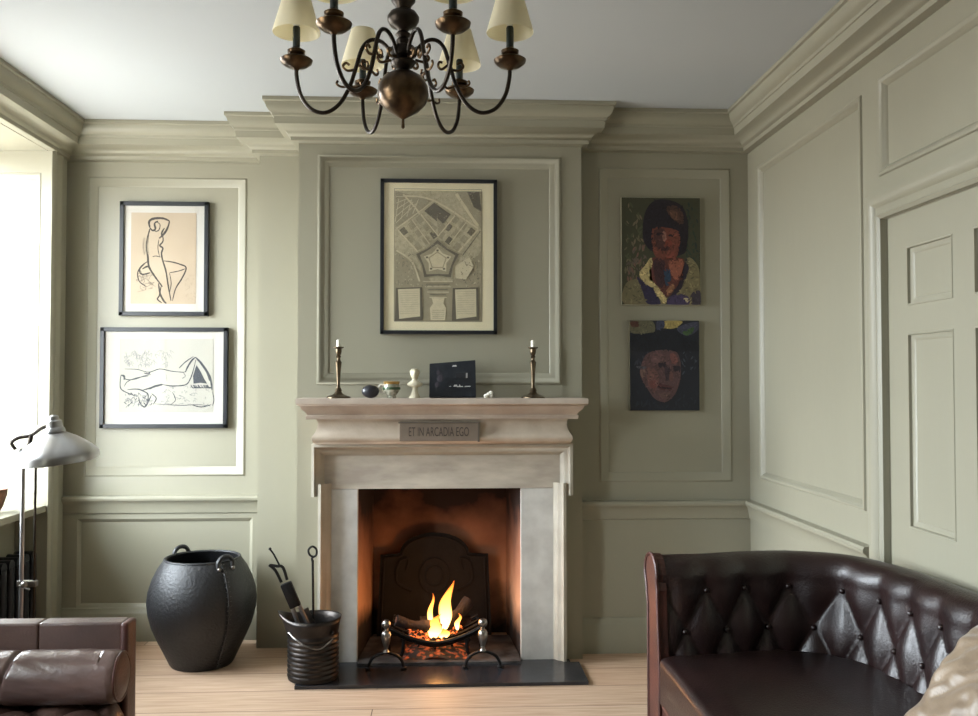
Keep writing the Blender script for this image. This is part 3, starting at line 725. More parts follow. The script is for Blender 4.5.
for k in range(5): Q([(242, 600+k*9), (296, 600+k*9)], .0014, dk)
for s, x0, x1 in ((0, 88, 186), (1, 345, 440)):
    P([(x0-10, 500), (x1+10, 496), (x1+14, 646), (x0-14, 648)], dk); P([(x0, 506), (x1, 502), (x1+2, 628), (x0+6, 640)], pp)
    for k in range(11): Q([(x0+10, 516+k*10), (x1-8, 514+k*10)], .0012, md)
P([(345, 400), (410, 360), (430, 400), (395, 460), (350, 455)], lt)
for i in range(320):
    x = random.uniform(78, 458); y = random.uniform(330, 490)
    if 160 < x < 370 and y < 480: continue
    Q([(x, y), (x+random.uniform(-8, 8), y+random.uniform(2, 9))], .002, random.choice((dk, lt, dk)))
for i in range(420):
    x = random.uniform(78, 458); y = random.uniform(65, 320); Q([(x, y), (x+random.uniform(-7, 7), y+random.uniform(-5, 5))], .0012, random.choice((dk, lt)))
for p, q in (((72, 55), (464, 55)), ((464, 55), (464, 651)), ((464, 651), (72, 651)), ((72, 651), (72, 55))): Q([p, q], .002, dk)
obj('engraving', bm, [flat((214, 204, 172)), flat((110, 103, 88)), flat((166, 157, 131)), flat((214, 204, 172))], a, weld=False); add_glass(a, w, h)

def painting(label, cx, cz, w, h, D, c0, c1, bg, patches, n_strokes, edge=None):
    a = thing('canvas_painting', label, 'painting', (cx, D+REC-.001, cz), group='unframed portrait canvases')
    obj('canvas', boxm(-w/2, w/2, -.026, 0, -h/2, h/2, bev=.002), flat(edge or (170, 160, 138)), a)
    cols = []; bm = BM(); M = mapper(c0, c1, w, h); L_ = [0]
    def mi(c):
        if c not in cols: cols.append(c)
        return cols.index(c)
    def add(poly, c, sm=True, jit=0):
        L_[0] += 1; y = -.0262-.000004*L_[0]
        pts = [Vector((M(*p)[0], y, M(*p)[1])) for p in poly]
        if sm: pts = catmull(pts, 4, closed=True)
        for p in pts: p.x = max(-w/2+.001, min(w/2-.001, p.x+random.uniform(-jit, jit))); p.z = max(-h/2+.001, min(h/2-.001, p.z+random.uniform(-jit, jit)))
        f = bm.faces.new([bm.verts.new(p) for p in pts]); f.material_index = mi(c)
    add([(c0[0]+2, c0[1]+2), (c1[0]-2, c0[1]+2), (c1[0]-2, c1[1]-2), (c0[0]+2, c1[1]-2)], bg, sm=False)
    for (x0, x1, y0, y1, cs, n, ln) in n_strokes:
        for i in range(n):
            x, y = random.uniform(x0, x1), random.uniform(y0, y1); an = random.uniform(-.9, .9)+PI/2; l = ln*random.uniform(.5, 1); wd = l*.35
            dx, dy = math.cos(an)*l, math.sin(an)*l; ex, ey = -math.sin(an)*wd, math.cos(an)*wd
            add([(x-dx, y-dy), (x+ex, y+ey), (x+dx, y+dy), (x-ex, y-ey)], random.choice(cs))
    for poly, c in patches: add(poly, c, jit=.0008)
    def inside(p, q):
        r = False
        for i in range(len(q)):
            (x1, y1), (x2, y2) = q[i-1], q[i]
            if (y1 > p[1]) != (y2 > p[1]) and p[0] < (x2-x1)*(p[1]-y1)/(y2-y1)+x1: r = not r
        return r
    for i in range(1500):
        x, y = random.uniform(c0[0]+12, c1[0]-12), random.uniform(c0[1]+12, c1[1]-12)
        c = None
        for poly, pc in patches:
            if inside((x, y), poly): c = pc
        if c is None: continue
        k = random.choice((.78, .88, 1, 1.1, 1.2)); c = tuple(int(min(255, v*k)) for v in c)
        an = random.uniform(0, PI); l = random.uniform(7, 17); wd = l*.38
        dx, dy = math.cos(an)*l, math.sin(an)*l; ex, ey = -math.sin(an)*wd, math.cos(an)*wd
        add([(x-dx, y-dy), (x+ex, y+ey), (x+dx, y+dy), (x-ex, y-ey)], c, sm=False)
    bmesh.ops.triangulate(bm, faces=bm.faces)
    obj('paint_layer', bm, [flat(c, .6) for c in cols], a, weld=False)
hair = (34, 28, 36)
painting('unframed portrait painting of a dark-haired sitter in an open cream collar, upper canvas', 1.103, 2.034, .409, .552, DR, (20, 30), (518, 688), (62, 62, 44),
    [([(160, 300), (155, 200), (175, 110), (230, 50), (320, 45), (400, 80), (435, 160), (440, 260), (425, 350), (400, 380), (300, 400), (210, 360)], hair),
     ([(300, 90), (360, 80), (405, 120), (410, 190), (370, 180), (330, 150)], (74, 50, 44)), ([(320, 110), (370, 120), (380, 165), (345, 165)], (98, 68, 54)),
     ([(215, 220), (300, 215), (380, 240), (385, 330), (360, 400), (300, 425), (240, 400), (212, 330)], (112, 62, 50)),
     ([(330, 240), (385, 255), (385, 330), (345, 345), (320, 290)], (118, 66, 52)), ([(225, 230), (290, 225), (290, 330), (235, 340)], (74, 46, 44)),
     ([(280, 240), (305, 250), (305, 290), (282, 300)], (150, 108, 92)), ([(300, 290), (335, 290), (330, 340), (300, 335)], (128, 62, 50)), ([(255, 335), (320, 330), (310, 355), (262, 355)], (60, 34, 36)), ([(300, 370), (360, 365), (340, 410), (305, 410)], (132, 70, 56)),
     ([(240, 248), (275, 248), (272, 262), (242, 262)], (28, 22, 28)), ([(318, 258), (350, 256), (348, 270), (320, 270)], (28, 22, 28)),
     ([(45, 560), (130, 530), (210, 560), (300, 680), (40, 685)], (112, 104, 76)), ([(350, 640), (380, 560), (430, 400), (500, 450), (512, 560), (510, 685), (330, 685)], (122, 112, 80)),
     ([(215, 400), (300, 410), (400, 400), (420, 460), (390, 540), (310, 640), (250, 600), (205, 500)], (92, 50, 44)), ([(320, 420), (400, 410), (408, 480), (370, 540), (330, 500)], (146, 88, 68)),
     ([(220, 420), (290, 420), (300, 580), (240, 560)], (62, 38, 42)), ([(285, 480), (320, 470), (330, 540), (300, 570)], (40, 62, 84)),
     ([(205, 400), (215, 440), (190, 520), (250, 580), (300, 650), (285, 680), (230, 610), (170, 560), (130, 500), (165, 450)], (184, 166, 116)),
     ([(115, 515), (170, 560), (215, 590), (265, 680), (180, 680), (150, 600)], (46, 40, 66)), ([(350, 600), (400, 520), (425, 400), (440, 470), (410, 560), (370, 620), (310, 660)], (40, 34, 46)),
     ([(320, 640), (390, 620), (440, 640), (440, 685), (310, 685)], (66, 54, 84)), ([(410, 645), (440, 650), (435, 672), (415, 668)], (206, 190, 150)), ([(300, 600), (340, 560), (350, 590), (310, 630)], (140, 100, 70)),
     ([(455, 620), (512, 600), (512, 685), (460, 685)], (58, 50, 60))],
    [(40, 170, 60, 540, [(74, 78, 54), (98, 92, 68), (60, 64, 46), (110, 98, 76)], 70, 22), (430, 505, 50, 420, [(44, 56, 44), (38, 48, 46), (60, 64, 48)], 50, 22), (60, 180, 330, 540, [(112, 84, 70), (98, 84, 72), (86, 76, 66)], 50, 22)], edge=(190, 184, 160))
nv = (24, 27, 36)
painting('unframed dark portrait painting of a face in a wide black hat, lower canvas', 1.118, 1.449, .360, .461, DR, (45, 42), (540, 688), nv,
    [([(50, 50), (210, 50), (205, 150), (55, 130)], (96, 92, 70)), ([(55, 52), (110, 52), (105, 90), (60, 85)], (76, 44, 36)), ([(290, 48), (420, 48), (370, 95), (300, 98)], (158, 140, 84)), ([(240, 48), (290, 48), (285, 110), (240, 110)], (52, 54, 74)),
     ([(390, 90), (530, 50), (530, 110), (460, 150), (400, 130)], (62, 62, 78)), ([(420, 125), (500, 90), (490, 130), (450, 150)], (60, 84, 50)),
     ([(50, 150), (210, 130), (270, 100), (360, 110), (440, 170), (535, 200), (530, 260), (300, 260), (60, 260)], (20, 23, 32)),
     ([(160, 290), (250, 255), (360, 260), (400, 320), (405, 440), (370, 560), (300, 625), (220, 600), (165, 520), (125, 450), (120, 390)], (86, 62, 62)),
     ([(170, 380), (235, 400), (250, 480), (220, 560), (175, 500)], (104, 72, 66)), ([(200, 300), (270, 280), (280, 340), (210, 350)], (104, 76, 74)), ([(330, 280), (375, 290), (385, 350), (345, 350)], (112, 72, 66)),
     ([(250, 345), (300, 340), (295, 380), (255, 380)], (38, 32, 40)), ([(355, 370), (400, 370), (400, 410), (360, 405)], (44, 36, 44)), ([(295, 370), (330, 380), (335, 460), (300, 470)], (58, 44, 50)), ([(330, 400), (350, 420), (350, 470), (325, 470)], (100, 68, 62)),
     ([(230, 490), (290, 500), (350, 520), (330, 545), (260, 535)], (78, 44, 46)), ([(240, 515), (340, 525), (300, 535)], (36, 24, 30)), ([(250, 560), (330, 560), (310, 600), (270, 600)], (98, 74, 68)), ([(120, 400), (150, 390), (150, 450), (130, 450)], (116, 90, 80)),
     ([(95, 370), (160, 372), (150, 388), (100, 382)], (74, 74, 80)), ([(185, 480), (225, 470), (235, 520), (200, 530)], (106, 62, 58))],
    [(60, 240, 260, 380, [(48, 48, 58), (36, 38, 50)], 26, 20), (380, 520, 260, 420, [(42, 44, 54), (30, 34, 46), (60, 62, 72)], 30, 18), (60, 520, 560, 680, [(28, 32, 42), (34, 38, 48)], 40, 26), (120, 420, 150, 240, [(30, 34, 46), (24, 28, 40)], 30, 24)], edge=(130, 124, 100))

# ------------------------------------------------------------------ leather log bin
a = thing('leather_log_bin', 'large round-bellied black leather log bin on the floor by the left alcove', 'log basket', (-1.178, 4.475, 0))
a.scale = (.96, .96, .96)
prof = [(.001, .004), (.150, .001), (.158, .012), (.185, .07), (.215, .13), (.245, .20), (.262, .265), (.268, .32), (.262, .375), (.245, .43), (.218, .485), (.190, .525), (.182, .532),
        (.174, .530), (.182, .515), (.21, .475), (.236, .42), (.252, .36), (.256, .31), (.25, .255), (.2, .12), (.15, .02), (.001, .016)]
bm = BM(); lathe(bm, prof, 64); obj('vessel', bm, blackleather, a, smooth=True)
bm = BM(); tube(bm, [(.183*math.cos(t*PI/24), .183*math.sin(t*PI/24), .531) for t in range(48)], .006, 8, closed=True); obj('rim_binding', bm, blackleather, a, smooth=True)
bm = BM(); an = math.radians(-48)
seam = [(r+.004, z) for r, z in prof[2:12]]
pts = catmull([(r*math.cos(an), r*math.sin(an), z) for r, z in seam], 5)
tube(bm, pts, .006, 6)
obj('side_seam', bm, blackleather, a, smooth=True)
lace_m = mat('dark_thong', (58, 56, 56), .5)
for i in range(0, len(pts)-1, 2):
    bm = BM(); p = pts[i]; t = Vector((-math.sin(an), math.cos(an), 0))*.012; tube(bm, [p-t+p.normalized()*.002, p+t+p.normalized()*.004], .0028, 5); obj('lace_stitch', bm, lace_m, a)
for an in (math.radians(136), math.radians(-44)):
    hd = BM(); er = Vector((math.cos(an), math.sin(an), 0)); et = Vector((-math.sin(an), math.cos(an), 0))
    tube(hd, [er*.205+et*s_*.055+Vector((0, 0, z)) for s_, z in ((-.7, .505), (-.72, .535), (-.4, .556), (0, .562), (.4, .556), (.72, .535), (.7, .505))], .011, 8, smooth=5)
    ho = obj('handle', hd, blackleather, a, smooth=True)
    for s_ in (-1, 1):
        rv = BM(); sphere(rv, er*.212+et*s_*.0385+Vector((0, 0, .503)), .010, u=10, v=8)
        obj('rivet', rv, steel, ho, smooth='all')

# ------------------------------------------------------------------ coal scuttle and tools
a = thing('ribbed_coal_bucket', 'ribbed dark metal coal bucket with pouring lip on the hearth slab', 'bucket', (-0.600, 4.185, .0165))
bkm = mat('worn_black_metal', (64, 58, 54), .36, metal=.75, col2=(34, 31, 30), scale=12, bump=.1)
bm = BM(); prof = [(.001, .002), (.110, .0), (.114, .006)]
z = .01
while z < .19:
    prof += [(.110, z), (.116, z+.006), (.117, z+.011), (.111, z+.017)]; z += .0215
prof += [(.113, .21), (.117, .25), (.122, .275)]
prof_in = [(.117, .272), (.111, .245), (.107, .19), (.105, .02), (.001, .012)]
rings = []
for r, z in prof+prof_in:
    ring = []
    for i in range(56):
        an = 2*PI*i/56; k = max(0, (z-.19)/.085)
        lip = math.exp(-((an-PI*1.02)/.42)**2)*k; lip2 = (math.exp(-((an-.05)/.6)**2)+math.exp(-((an-.05-2*PI)/.6)**2))*k
        rr = r+.038*lip+.006*lip2
        ring.append(bm.verts.new((rr*math.cos(an), rr*math.sin(an), z+.030*lip+.004*lip2)))
    rings.append(ring)
for p, q in zip(rings, rings[1:]):
    for i in range(56): bm.faces.new((p[i], p[(i+1) % 56], q[(i+1) % 56], q[i]))
obj('ribbed_body', bm, bkm, a, smooth='all')
bm = BM(); tube(bm, [(-.10, -.075, .225), (-.06, -.122, .205), (.0, -.140, .175), (.05, -.128, .165), (.098, -.080, .195)], .0035, 6, smooth=6); obj('bail_handle', bm, steel, a, smooth=True)
for x, y in ((-.098, -.070), (.097, -.074)):
    bm = BM(); sphere(bm, (x, y, .218), .009, u=10, v=8); obj('handle_lug', bm, bkm, a, smooth='all')
a = thing('fire_poker', 'thin black ring-topped poker standing upright in the coal bucket', 'poker', (-.597, 4.19, .047), (0, math.radians(-1), 0))
bm = BM(); tube(bm, [(0, 0, 0), (0, 0, .50)], .0055, 8); obj('rod', bm, iron, a, smooth=True)
bm = BM(); tube(bm, [(0, 0, .49), (-.002, 0, .51), (.016, 0, .522), (.018, 0, .548), (0, 0, .562), (-.018, 0, .548), (-.014, 0, .526), (.0, 0, .516)], .005, 8, smooth=5); obj('ring_handle', bm, iron, a, smooth=True)
# bellows/brush bundle
a = thing('hearth_tongs', 'black and steel fire tongs leaning left out of the coal bucket', 'fire tongs', (-.545, 4.17, .03), (math.radians(3), math.radians(-22.5), 0))
bm = BM()
for s in (-1, 1): tube(bm, [(s*.006, 0, .0), (s*.02, 0, .14), (s*.018, 0, .30), (s*.010, 0, .42)], .0095, 8, smooth=5)
obj('arm', bm, mat('pale_steel', (160, 158, 158), .35, metal=.9, var=.2, scale=20), a, smooth=True)
bm = BM(); box(bm, -.026, .026, -.014, .014, .34, .46, bev=.008); obj('dark_grip', bm, iron, a, smooth=True)
bm = BM(); tube(bm, [(-.016, 0, .47), (-.020, 0, .53), (-.036, 0, .565)], .007, 8, smooth=4); tube(bm, [(.012, 0, .47), (.016, 0, .53), (-.006, 0, .545), (-.030, 0, .56)], .007, 8, smooth=4); tube(bm, [(.006, 0, .54), (.002, 0, .60), (-.004, 0, .625)], .0042, 6, smooth=4); sphere(bm, (-.004, 0, .63), .007, u=10, v=8)
obj('forked_head', bm, iron, a, smooth=True)
a = thing('hearth_shovel', 'steel hearth shovel lying inside the coal bucket beside the tongs', 'shovel', (-0.530, 4.20, .05), (math.radians(4), math.radians(-24), 0))
bm = BM(); tube(bm, [(0, 0, 0), (0, 0, .20)], .005, 6); obj('shaft', bm, steel, a, smooth=True)
bm = BM(); prism(bm, [(-.012, .18), (.012, .18), (.03, .22), (.03, .30), (-.03, .30), (-.03, .22)], -.002, .002); obj('blade', bm, steel, a)

# ------------------------------------------------------------------ floor lamp
a = thing('floor_lamp', 'grey metal adjustable floor lamp with a domed shade behind the left sofa', 'lamp', (-1.65, 3.62, 0))
lampm = mat('lamp_metal', (176, 176, 178), .3, metal=.85, var=.1)
bm = BM(); lathe(bm, [(.14, .001), (.14, .012), (.13, .018), (.03, .024), (.014, .05), (.001, .052)], 32); obj('base', bm, lampm, a, smooth=True)
bm = BM(); tube(bm, [(0, 0, .03), (0, 0, 1.10)], .008, 10); obj('pole', bm, lampm, a, smooth=True)
bm = BM(); tube(bm, [(.048, .0, .40), (.048, 0, 1.10)], .005, 8); obj('sliding_rod', bm, dkbronze, a, smooth=True)
bm = BM(); box(bm, -.014, .06, -.012, .012, .565, .59, bev=.004); sphere(bm, (.02, -.022, .578), .012); tube(bm, [(.0, -.02, .575), (.045, -.03, .56)], .004, 6); obj('clamp_knob', bm, steel, a, smooth=True)
bm = BM(); box(bm, -.014, .058, -.012, .012, 1.075, 1.105, bev=.004); obj('top_clamp', bm, lampm, a)
bm = BM(); tube(bm, [(-.03, 0, 1.10), (-.045, 0, 1.125), (-.02, 0, 1.145), (.03, 0, 1.155), (.075, 0, 1.185), (.13, 0, 1.195)], .007, 8, smooth=6); tube(bm, [(.02, 0, 1.10), (.03, 0, 1.155)], .009, 8)
obj('arm', bm, dkbronze, a, smooth=True)
bm = BM(); tube(bm, [(-.07, 0, 1.09), (-.072, .01, 1.12), (-.03, .02, 1.150), (.05, .01, 1.19), (.12, 0, 1.22)], .003, 6, smooth=6); obj('flex', bm, white, a, smooth=True)
R_ = Matrix.Translation((.135, 0, 1.052)) @ Matrix.Rotation(math.radians(-5), 4, 'Y') @ Matrix.Rotation(math.radians(4), 4, 'X')
bm = BM(); lathe(bm, [(.146, 0), (.150, .002), (.150, .026), (.145, .036), (.128, .054), (.104, .074), (.076, .094), (.050, .108), (.034, .116), (.034, .112), (.072, .090), (.1, .070), (.124, .050), (.141, .030), (.146, 0)], 40, mtx=R_)
sh = obj('lamp_shade', bm, lampm, a, smooth=True)
bm = BM(); lathe(bm, [(.038, .118), (.036, .130), (.030, .136), (.028, .160), (.020, .166), (.018, .178), (.008, .184), (.001, .185)], 24, mtx=R_); obj('lamp_holder', bm, lampm, a, smooth=True)
bm = BM(); sphere(bm, R_ @ Vector((0, 0, .065)), .028); obj('bulb', bm, white, a, smooth='all')
# basket on the sill
a = thing('wicker_bowl', 'small brown bowl on the window sill at the left edge', 'bowl', (-2.16, 4.36, SILL))
bm = BM(); lathe(bm, [(.001, .002), (.06, .001), (.075, .03), (.092, .085), (.096, .115), (.090, .115), (.084, .08), (.06, .01), (.001, .008)], 32, rib=.01); obj('bowl_side', bm, mat('brown_wicker', (128, 84, 58), .6, col2=(90, 56, 38), scale=40, bump=.4), a, smooth=True)

# ------------------------------------------------------------------ radiator
a = thing('column_radiator', 'dark cast iron column radiator under the window sill', 'radiator', (-2.06, 4.02, 0))
radm = mat('dark_radiator', (34, 36, 40), .42, metal=.3, var=.1)
for i in range(15):
    y = -.52+i*.075; bm = BM()
    for x in (-.035, .035):
        tube(bm, [(x, y, .10), (x, y, .50)], .021, 10)
    for z in (.09, .505): tube(bm, [(-.045, y, z), (.045, y, z)], .030, 12)
    obj('column_section', bm, radm, a, smooth=True)
bm = BM()
for z in (.09, .505): tube(bm, [(0, -.52, z), (0, .53, z)], .014, 8)
obj('connecting_pipe', bm, radm, a, smooth=True)
for y in (-.5, .51):
    bm = BM(); lathe(bm, [(.03, .001), (.022, .01), (.018, .07)], 12, c=(0, y, 0)); obj('foot', bm, radm, a, smooth=True)

# ------------------------------------------------------------------ left sofa
a = thing('brown_leather_sofa', 'brown leather sofa with buttoned seat along the left wall', 'sofa', (-1.5, 2.0, 0))
S0 = lambda *q, **k: box(BM(), q[0]+1.5, q[1]+1.5, q[2]-2, q[3]-2, q[4], q[5], **k)
obj('far_arm', S0(-1.93, -1.235, 2.825, 2.895, .10, .628, bev=.009, seg=4), brleather, a, smooth=True)
obj('far_arm_panel', S0(-1.235, -.985, 2.825, 2.895, .10, .628, bev=.009, seg=4), brleather, a, smooth=True)
obj('arm_facing', S0(-.990, -.966, 2.819, 2.90, .10, .626, bev=.010, seg=3), redleather, a, smooth=True)
obj('near_arm', S0(-1.93, -.985, .80, .95, .10, .628, bev=.014, seg=4), brleather, a, smooth=True)
obj('arm_facing', S0(-.990, -.966, .795, .957, .10, .626, bev=.010, seg=3), redleather, a, smooth=True)
obj('backrest', S0(-1.95, -1.74, .95, 2.825, .10, .72, bev=.035, seg=4), brleather, a, smooth=True)
obj('seat_rail', S0(-1.74, -.972, .952, 2.823, .12, .30, bev=.01, seg=3), redleather, a, smooth=True)
bm = BM(); g = {}; NX, NY = 80, 170
def tuft(u, v, W=.19):
    p, q = (u+v)/W, (u-v)/W
    return (abs(math.sin(PI*p))*abs(math.sin(PI*q)))**.4
for i in range(NX+1):
    for j in range(NY+1):
        x = -1.74+.785*i/NX; y = .955+1.868*j/NY
        ex = min(1, (1-abs(2*i/NX-1))*12, ); ey = min(1, (1-abs(2*j/NY-1))*22)
        e = (max(0, ex)*max(0, ey))**.4
        g[i, j] = bm.verts.new((x+1.5, y-2, .30+e*(.072+.045*tuft(x, y))))
for i in range(NX):
    for j in range(NY): bm.faces.new((g[i, j], g[i+1, j], g[i+1, j+1], g[i, j+1]))
obj('buttoned_seat', bm, brleather, a, smooth='all')
for ix in range(8):
    for iy in range(22):
        x = round(-1.74/.095)*.095+ix*.095+.0; y = round(.955/.095)*.095+iy*.095
        if (ix+iy) % 2 == 0 and -1.70 < x < -1.0 and 1.0 < y < 2.79:
            p, q = (x+y)/.19, (x-y)/.19
            if abs(p-round(p)) > .1 or abs(q-round(q)) > .1: continue
            bm = BM(); sphere(bm, (x+1.5, y-2, .376), .010, 1, 1, .5, 10, 6); obj('button', bm, brleather, a, smooth='all')
for x in (-1.9, -1.02):
    for y in (.84, 2.85):
        bm = BM(); lathe(bm, [(.018, .001), (.03, .10)], 12, c=(x+1.5, y-2, 0)); obj('leg', bm, wood_end, a, smooth=True)
# bolster
b = thing('bolster_cushion', 'long round brown leather bolster lying against the sofa arm at left', 'cushion', (-1.028, 2.742, .492))
bm = BM(); segs = 56; rings = []
L0, L1 = -.70, .072
N_ = 170
for i in range(N_+1):
    x = L0+(L1-L0)*i/N_
    r = .078
    for e in (L0, L1): 
        d_ = abs(x-e)
        if d_ < .02: r *= .86+.14*math.sqrt(d_/.02)
    for sx in (-.475, -.245): r -= .010*math.exp(-((x-sx)/.006)**2)
    ring = []
    for k in range(segs):
        an = 2*PI*k/segs
        wr = .0030*noise.noise(Vector((x*5, math.cos(an)*2.2, math.sin(an)*2.2)))+.0024*noise.noise(Vector((x*22+math.sin(an)*6, math.cos(an)*1.5, 4)))
        sk = .02*math.sin(an)
        ring.append(bm.verts.new((x+sk*(1 if abs(x-L0) > .05 and abs(x-L1) > .05 else 0)*min(1, abs(x-L1)*6), (r+wr)*math.cos(an), (r+wr)*math.sin(an))))
    rings.append(ring)
for p, q in zip(rings, rings[1:]):
    for k in range(segs): bm.faces.new((p[k], p[(k+1) % segs], q[(k+1) % segs], q[k]))
obj('cover', bm, mat('shiny_brown_leather', (108, 86, 79), .32, col2=(80, 62, 57), scale=7, bump=.15, bscale=110, coat=.7), b, smooth='all')
for x, s in ((L0, -1), (L1, 1)):
    bm = BM(); lathe(bm, [(.0665, 0), (.060, .004*s), (.02, .008*s), (.001, .006*s)], 40, mtx=Matrix.Translation((x, 0, 0)) @ Matrix.Rotation(PI/2, 4, 'Y')); obj('end_cap', bm, redleather, b, smooth=True)
    bm = BM(); tube(bm, [(x, .069*math.cos(t*PI/20), .069*math.sin(t*PI/20)) for t in range(40)], .004, 6, closed=True); obj('piping', bm, redleather, b, smooth=True)

# ------------------------------------------------------------------ chesterfield
a = thing('chesterfield_sofa', 'dark oxblood buttoned leather sofa with rolled back along the right wall', 'sofa', (1.05, 2.1, 0))
inner = [(.736, 2.985), (.90, 3.0), (1.08, 3.035), (1.20, 3.04), (1.29, 3.0), (1.345, 2.91), (1.375, 2.78), (1.39, 2.6), (1.395, 2.4), (1.395, 2.1), (1.395, 1.8), (1.395, 1.5), (1.375, 1.32), (1.33, 1.19), (1.24, 1.10), (1.12, 1.07), (.95, 1.075), (.725, 1.09)]
crv = catmull([(x, y, 0) for x, y in inner], 40)
# resample evenly
ds = .009; path = [crv[0]]; acc = 0
for p, q in zip(crv, crv[1:]):
    seg = (q-p).length; t = ds-acc
    while t <= seg:
        path.append(p+(q-p)*(t/seg)); t += ds
    acc = (acc+seg) % ds
nP = len(path)
prof = [(.0, .40), (.002, .43), (.004, .46), (.007, .49), (.010, .52), (.013, .55), (.016, .58), (.019, .61), (.021, .64), (.020, .665), (.018, .69)]
cR = (.078, .712); rr = .064
for k in range(0, 15):
    an = PI*(1.08-1.30*k/14); prof.append((cR[0]+rr*math.cos(an), cR[1]+rr*math.sin(an)))
prof += [(.118, .63), (.110, .60), (.108, .50), (.108, .30), (.108, .10)]
# densify profile
P2 = []
for p, q in zip(prof, prof[1:]):
    n = max(1, int(math.dist(p, q)/.009))
    for k in range(n): P2.append((p[0]+(q[0]-p[0])*k/n, p[1]+(q[1]-p[1])*k/n))
P2.append(prof[-1])
Wt, Hh = .15, .27
bm = BM(); rows = []
arc = 0
vlen = [0]
for p, q in zip(P2, P2[1:]): vlen.append(vlen[-1]+math.dist(p, q))
btn = []
nrm = []
for i, p in enumerate(path):
    t = (path[min(i+1, nP-1)]-path[max(i-1, 0)]).normalized(); nrm.append(Vector((-t.y, t.x, 0)) if True else None)
# outward is away from the seat centre
if nrm[0].dot(Vector((0, 1, 0))) < 0: nrm = [-n for n in nrm]
for i, p in enumerate(path):
    s = i*ds; row = []
    endf = min(1, s/.05, (nP*ds-s)/.05); endf = max(0, endf)
    for (n, z), v in zip(P2, vlen):
        if v <= Hh: h_ = (abs(math.sin(PI*(s/Wt+v/Hh)))*abs(math.sin(PI*(s/Wt-v/Hh))))**.65
        else: h_ = abs(math.sin(PI*s/Wt))**1.3
        amp = .026*(1-min(1, max(0, (v-.24)/.15)))
        lean = 0
        d = amp*h_*endf+.003*noise.noise(Vector((s*9, v*9, 0)))*(1 if v < .5 else 0)
        # displace towards the seat on the inner face, upwards over the roll
        if v < .27: dn, dz = -d, 0
        elif v < .47:
            an = (v-.27)/.2*PI/2; dn, dz = -d*math.cos(an), d*math.sin(an)*.6
        else: dn, dz = 0, d*.6
        q = p+nrm[i]*(n+dn+.014)
        row.append(bm.verts.new((q.x-1.05, q.y-2.1, z+dz-.006)))
    rows.append(row)
for p, q in zip(rows, rows[1:]):
    for k in range(len(P2)-1): bm.faces.new((p[k], p[k+1], q[k+1], q[k]))
obj('buttoned_back', bm, leather, a, smooth='all')
def at_s(s):
    i = min(nP-1, max(0, int(round(s/ds)))); return path[i], nrm[i]
for vb, off in ((.135, .5), (.27, 0)):
    k = 0
    while (k+off)*Wt < nP*ds-.06:
        s = (k+off)*Wt; k += 1
        if s < .05: continue
        p, n = at_s(s); j = min(range(len(vlen)), key=lambda q: abs(vlen[q]-vb)); nn, z = P2[j]
        q = p+n*(nn+.010); bm = BM(); sphere(bm, (q.x-1.05, q.y-2.1, z-.006), .0095, u=10, v=8); obj('button', bm, leather, a, smooth='all')
# arm facings
def facing(i, s):
    p, n = path[i], nrm[i]; t = (path[1]-path[0]).normalized() if i == 0 else (path[-1]-path[-2]).normalized()
    outl = [(q[0]+.014-(.0 if q[1] > .6 else 0), q[1]) for q in prof[:1]]+[(q[0]+.014, q[1]) for q in prof[1:]]
    outl = [(-.01+.014, .10)]+[(x-.012 if z < .68 and x < .05 else x, z) for x, z in outl]
    bm = BM(); A, B = [], []
    for x, z in outl:
        q = p+n*x
        A.append(bm.verts.new((q.x-1.05-t.x*.022*s, q.y-2.1-t.y*.022*s, z))); B.append(bm.verts.new((q.x-1.05+t.x*.01*s, q.y-2.1+t.y*.01*s, z)))
    bm.faces.new(A); bm.faces.new(B)
    for k in range(len(A)):
        j = (k+1) % len(A); bm.faces.new((A[k], A[j], B[j], B[k]))
    loop = [v.co.copy() for v in A]
    obj('arm_facing', bm, redleather, a)
    bm = BM(); tube(bm, loop, .006, 6, closed=True); obj('piping', bm, redleather, a, smooth=True)
facing(0, 1); facing(nP-1, -1)
# seat cushion and base follow the inner line
def inset(d): return [(p-n*d) for p, n in list(zip(path, nrm))[3:-3:6]]
def slab(pts, xf, z0, z1, bev, seg):
    bm = BM(); P_ = [(q.x, q.y) for q in pts]; P_ = [(xf, P_[0][1])]+[q for q in P_ if q[0] > xf+.01]+[(xf, P_[-1][1])]
    A = [bm.verts.new((x-1.05, y-2.1, z0)) for x, y in P_]; B = [bm.verts.new((x-1.05, y-2.1, z1)) for x, y in P_]
    bm.faces.new(A); top = bm.faces.new(B)
    for k in range(len(A)): bm.faces.new((A[k], A[(k+1) % len(A)], B[(k+1) % len(A)], B[k]))
    if bev: bmesh.ops.bevel(bm, geom=list(top.edges), offset=bev, segments=seg, profile=.5, affect='EDGES')
    return bm
obj('seat_cushion', slab(inset(-.004), .712, .30, .452, .028, 4), leather, a, smooth=True)
obj('seat_rail', slab(inset(-.02), .720, .12, .30, .0, 2), redleather, a)
bm = BM(); tube(bm, [(.714-1.05, 2.94-2.1, .302), (.714-1.05, 1.12-2.1, .302)], .006, 6); obj('rail_piping', bm, redleather, a, smooth=True)
for x, y in ((.76, 3.0), (1.38, 3.0), (.76, 1.05), (1.38, 1.12)):
    bm = BM(); lathe(bm, [(.016, .001), (.026, .03), (.02, .06), (.034, .10), (.034, .125)], 16, c=(x-1.05, y-2.1, 0)); obj('leg', bm, wood_end, a, smooth=True)

